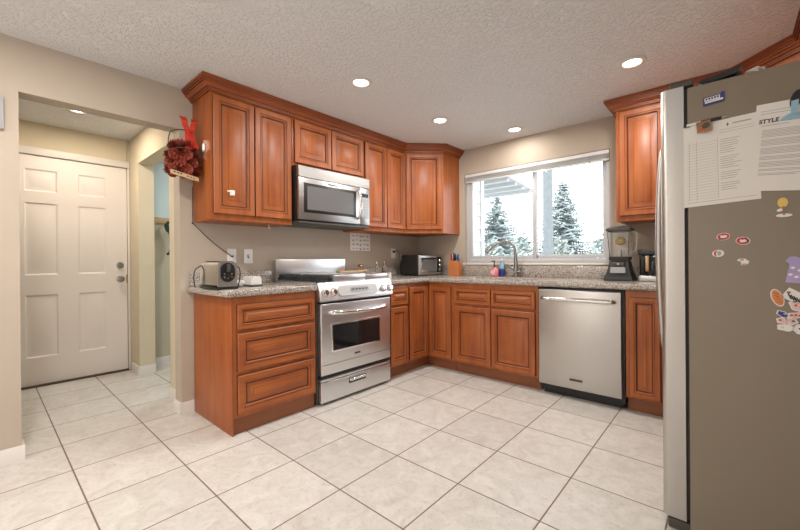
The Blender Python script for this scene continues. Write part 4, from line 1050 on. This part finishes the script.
# ------------------------------------------------------------------ pine cone decoration hanging from the cabinet side
t = thing('pinecone_basket', 'wire basket of red pine cones with a red bow hanging beside the left cabinet', 'decoration', (.165, -2.700, 1.63))
def onecone(s_):
    m = MB(); n = 9
    for k in range(n):
        z = -.9 + 1.8 * k / (n - 1); r = (1 - (z * .86) ** 2) ** .5; cnt = max(4, int(9 * r))
        for i in range(cnt):
            a = 2 * math.pi * (i + .5 * (k % 2)) / cnt
            c_, s2 = math.cos(a), math.sin(a)
            base = Vector((c_ * r * .45, s2 * r * .45, z * .9)); tip = Vector((c_ * r * 1.0, s2 * r * 1.0, z * .95 + .42)); side = Vector((-s2, c_, 0)) * .26 * r; upv = Vector((0, 0, .12))
            bm = m.bm
            v = [bm.verts.new((base + side) * s_), bm.verts.new((base - side) * s_), bm.verts.new((tip - side * .8) * s_), bm.verts.new((tip + side * .8) * s_), bm.verts.new((base + upv) * s_), bm.verts.new((tip + upv * .6 + Vector((c_, s2, .3)) * .16) * s_)]
            for q in ((0, 1, 2, 3), (0, 3, 5, 4), (1, 4, 5, 2), (3, 2, 5), (0, 4, 1)):
                f_ = bm.faces.new([v[j] for j in q]); f_.material_index = 1 if q == (3, 2, 5) else 0
    m.ball((0, 0, 0), .5 * s_, .5 * s_, .9 * s_, 0, 10); return m
cone0 = None
spots_ = [(lz, 7, .066) for lz in (.062, .112, .162, .208)]
for li, (lz, cnt, rr) in enumerate(spots_):
    for a in range(cnt):
        th = 2 * math.pi * (a + .5 * (li % 2)) / cnt; rr2 = rr * (.72 if li == 3 else 1)
        d = Vector((math.cos(th), math.sin(th) * .95, .9 if li == 3 else random.uniform(-.25, .35)))
        if cone0 is None: cone0 = part(onecone(.033), 'pine_cone', ['cone', 'conetip'], t, smooth=False); o = cone0
        else: o = cone0.copy(); C.objects.link(o); o.parent = t
        o.location = (d.x * rr2, d.y * rr2, lz + (.012 if li == 3 else 0)); o.rotation_euler = d.to_track_quat('Z', 'Y').to_euler()
part(MB().tube(smoothpath([(0, -.075, .20), (.0, -.082, .25), (0, -.070, .31), (0, -.03, .335), (0, .03, .345), (0, .058, .33), (0, .062, .26), (0, .066, .20)], 6), .0032, 0, 8), 'wire_handle', 'grille', t)
for z in (.055, .20):
    part(MB().tube([(math.cos(a) * .078, math.sin(a) * .068, z) for a in [2 * math.pi * i / 24 for i in range(25)]], .0025, 0, 6), 'wire_ring', 'grille', t)
def ribbon(pts, w_):
    m = MB(); bm = m.bm; pts = smoothpath(pts, 6); rows = []
    for i, p in enumerate(pts):
        q = w_ * (1 + .10 * math.sin(i * .5)); f = Vector((.006 * math.sin(i * .6), 0, 0))
        rows.append([bm.verts.new(p + Vector((0, q * s_, .0)) + f + Vector((dx, 0, 0))) for s_, dx in ((-1, 0), (1, 0), (1, .0012), (-1, .0012))])
    for a, b in zip(rows, rows[1:]):
        for i in range(4): bm.faces.new((a[i], a[(i + 1) % 4], b[(i + 1) % 4], b[i]))
    bm.faces.new(rows[0]); bm.faces.new(rows[-1][::-1])
    bmesh.ops.recalc_face_normals(bm, faces=bm.faces); return m
part(ribbon([(.0, .038, .335), (.014, .020, .365), (.012, .010, .400), (.0, .005, .435)], .020), 'ribbon_loop', 'ribbon', t)
part(ribbon([(.0, .046, .335), (.018, .060, .370), (.016, .066, .400), (.004, .072, .430)], .018), 'ribbon_loop', 'ribbon', t)
part(ribbon([(.0, .040, .335), (.03, .030, .290), (.05, .022, .245), (.078, .018, .205)], .022), 'ribbon_tail', 'ribbon', t)
part(ribbon([(.0, .046, .335), (.034, .052, .290), (.05, .058, .250), (.074, .064, .215)], .016), 'ribbon_tail', 'ribbon', t)
part(MB().ball((0, .042, .337), .014, .018, .014), 'ribbon_knot', 'ribbon', t)
sg = part(MB().prism([(-.098, .018), (.068, -.012), (.068, .014), (-.098, .046)], 'x', .090, .096), 'sign_board', 'tan', t)
m = MB()
for y in (-.082, -.062, -.045): m.prism([(y, .028 - (y + .08) * .18), (y + .013, .026 - (y + .08) * .18), (y + .013, .034 - (y + .08) * .18), (y, .036 - (y + .08) * .18)], 'x', .0962, .0968)
for y in (-.005, .014, .034): m.prism([(y, .014 - (y + .02) * .18), (y + .012, .012 - (y + .02) * .18), (y + .012, .018 - (y + .02) * .18), (y, .020 - (y + .02) * .18)], 'x', .0962, .0968)
part(m, 'lettering', 'inkdark', sg, smooth=False)

# ------------------------------------------------------------------ laundry room peg rail
t = thing('coat_rail', 'wooden peg rail on the laundry wall seen through the inner doorway', 'coat rail', (-1.584, -2.20, 1.52))
wpart(MB().box(-1.5845, -1.566, -2.44, -1.60, 1.490, 1.550, 0, .003), 'board', 'tan', t)
for y in (-2.27, -2.05, -1.83): wpart(MB().tube(smoothpath([(-1.566, y, 1.52), (-1.53, y, 1.515), (-1.515, y, 1.53), (-1.51, y, 1.555)], 4), .006, 0, 8), 'hook', 'grille', t)
t = thing('dog_leash', 'dark green and black strap hanging from the laundry peg rail', 'leash', (-1.52, -2.272, 1.40))
wpart(MB().tube(smoothpath([(-1.522, -2.290, 1.505), (-1.522, -2.31, 1.47), (-1.522, -2.30, 1.42), (-1.522, -2.275, 1.38), (-1.522, -2.27, 1.25), (-1.522, -2.285, 1.18), (-1.522, -2.31, 1.165)], 6), [.014] * 6 + [.022] * 8 + [.018] * 10 + [.013] * 13, 0, 10), 'strap', 'darkgreen', t)
wpart(MB().tube(smoothpath([(-1.512, -2.245, 1.500), (-1.514, -2.24, 1.42), (-1.514, -2.25, 1.30), (-1.514, -2.262, 1.20)], 6), .008, 0, 8), 'loop', 'black', t)

# ------------------------------------------------------------------ outside the window
struct(MB().box(-30, 30, .14, 60, -.9, -.45), 'ground', 'lawn')
# house wing seen at the left of the window
hw = thing('house_wing', 'pale lap-sided wall and roof eave of the house outside the left of the window', 'house', (.2, .6, -.45))
m = MB()
for k in range(16):
    z = -.449 + k * .178; m.prism([(.25, z), (.304, z), (.292, z + .177), (.25, z + .177)], 'y', .16, 1.02)
wpart(m, 'lap_siding', 'siding', hw, smooth=False)
wpart(MB().box(.24, .318, 1.022, 1.09, -.449, 2.24), 'corner_board', 'vinyl', hw)
wpart(MB().box(-1.2, .239, 1.04, 1.09, -.449, 2.24), 'end_wall', 'siding', hw)
def zr(y): return 2.42 - (y - .16) * .085
wpart(MB().prism([(.16, zr(.16)), (2.50, zr(2.5)), (2.50, zr(2.5) + .03), (.16, zr(.16) + .03)], 'x', -1.6, .47), 'soffit', 'soffit', hw, smooth=False)
wpart(MB().prism([(.16, zr(.16) - .005), (2.53, zr(2.53) - .005), (2.53, zr(2.53) + .13), (.16, zr(.16) + .13)], 'x', .472, .505), 'rake_board', 'vinyl', hw, smooth=False)
wpart(MB().box(-1.6, .471, 2.502, 2.60, zr(2.5) - .01, zr(2.5) + .09, 0, .01), 'gutter', 'vinyl', hw)
wpart(MB().prism([(.16, zr(.16) + .032), (2.50, zr(2.5) + .032), (2.50, zr(2.5) + .10), (.16, zr(.16) + .10)], 'x', -1.6, .47), 'roof', 'pole', hw, smooth=False)
for k in range(4):
    y = 1.55 + k * .27; wpart(MB().prism([(y, zr(y) - .05), (y + .04, zr(y + .04) - .05), (y + .04, zr(y + .04) - .001), (y, zr(y) - .001)], 'x', -1.6, .46), 'rafter', 'vinyl', hw, smooth=False)

def conifer(x, y, h_, rad, label, seed, sparse=0.0):
    rnd = random.Random(seed)
    t = thing('conifer_tree', label, 'tree', (x, y, -.45), 0, None)
    part(MB().tube([(0, 0, 0), (0, 0, h_ * .5), (0, 0, h_ * .98)], [.16, .09, .01], 0, 8), 'trunk', 'bark', t)
    m = MB(); bm = m.bm
    lv = 44
    for L in range(lv):
        f = L / (lv - 1); z = h_ * (.10 + .88 * f); rr = rad * (1 - f) ** .68 + .10
        nb = int(12 - 5 * f)
        for i in range(nb):
            if rnd.random() < sparse: continue
            a = 2 * math.pi * (i + rnd.random() * .9) / nb; ln = rr * rnd.uniform(.65, 1.12)
            d = Vector((math.cos(a), math.sin(a), 0)); sd = Vector((-d.y, d.x, 0))
            ns = max(4, int(ln * 9))
            for k in range(ns):
                u = (k + .6) / ns; p = d * ln * u + Vector((0, 0, z - .30 * ln * u + .22 * ln * u * u))
                wd = (.26 * ln * (1 - u) + .10) * rnd.uniform(.7, 1.2)
                for sg_ in (-1, 1):
                    q = p + sd * sg_ * wd + d * wd * .5 + Vector((0, 0, -wd * rnd.uniform(.15, .5)))
                    e1 = d * .045; e2 = Vector((0, 0, .05))
                    v = [bm.verts.new(p + e1), bm.verts.new(p - e1), bm.verts.new(p + e2), bm.verts.new(q)]
                    for w3 in ((0, 1, 2), (0, 3, 1), (1, 3, 2), (2, 3, 0)): bm.faces.new([v[j] for j in w3])
    part(m, 'foliage', 'conifer', t, smooth=False)
conifer(-8.75, 19, 6.15, 2.9, 'tall conifer seen through the left window pane behind the faucet', 3, .12)
conifer(-2.85, 14, 5.15, 1.85, 'pointed full conifer seen through the right window pane', 5)
def shrub(x, y, h_, rad, label, seed):
    rnd = random.Random(seed)
    t = thing('shrub', label, 'shrub', (x, y, -.45), 0, 'shrubs beyond the yard')
    part(MB().tube([(0, 0, 0), (0, 0, h_ * .6)], [.05, .02], 0, 6), 'stem', 'bark', t)
    m = MB(); bm = m.bm
    for i in range(900):
        a = rnd.uniform(0, 6.283); f = rnd.random(); r_ = rad * math.sin(math.pi * min(1, .12 + .80 * f)) * rnd.random() ** .45
        p = Vector((math.cos(a) * r_, math.sin(a) * r_, h_ * (.05 + .95 * f) * rnd.uniform(.85, 1.05)))
        n = Vector((rnd.uniform(-1, 1), rnd.uniform(-1, 1), rnd.uniform(.1, 1))).normalized(); u = n.orthogonal().normalized(); w3 = n.cross(u); s_ = rnd.uniform(.06, .13)
        v = [bm.verts.new(p + u * s_), bm.verts.new(p + w3 * s_ * .5), bm.verts.new(p - u * s_), bm.verts.new(p - w3 * s_ * .5), bm.verts.new(p + n * .02)]
        for q in ((0, 1, 4), (1, 2, 4), (2, 3, 4), (3, 0, 4), (3, 2, 1, 0)): bm.faces.new([v[j] for j in q])
    part(m, 'leaves', 'shrub', t, smooth=False)
for i, (x, y, h_, r_, lb) in enumerate((
        (-3.35, 10.8, 2.47, .62, 'loose grey-green shrub behind the window mullion, right of the left conifer'),
        (-1.85, 10.8, 2.27, .60, 'low grey-green shrub at the left foot of the pointed conifer'),
        (-4.75, 10.8, 2.37, .62, 'low grey-green shrub below the left conifer, behind the faucet'),
        (-.52, 10.8, 2.27, .58, 'low grey-green shrub at the right foot of the pointed conifer'),
        (.72, 10.8, 2.27, .55, 'grey-green shrub at the right end of the window, beside the blender'))):
    shrub(x, y, h_, r_, lb, 20 + i)
t = thing('street_pole', 'pale weathered pole standing in front of the pointed conifer', 'pole', (-1.55, 8.6, -.45))
part(MB().lathe([(0, 0), (.17, 0), (.135, 7.5), (0, 7.52)], 0, 18), 'shaft', 'pole', t)
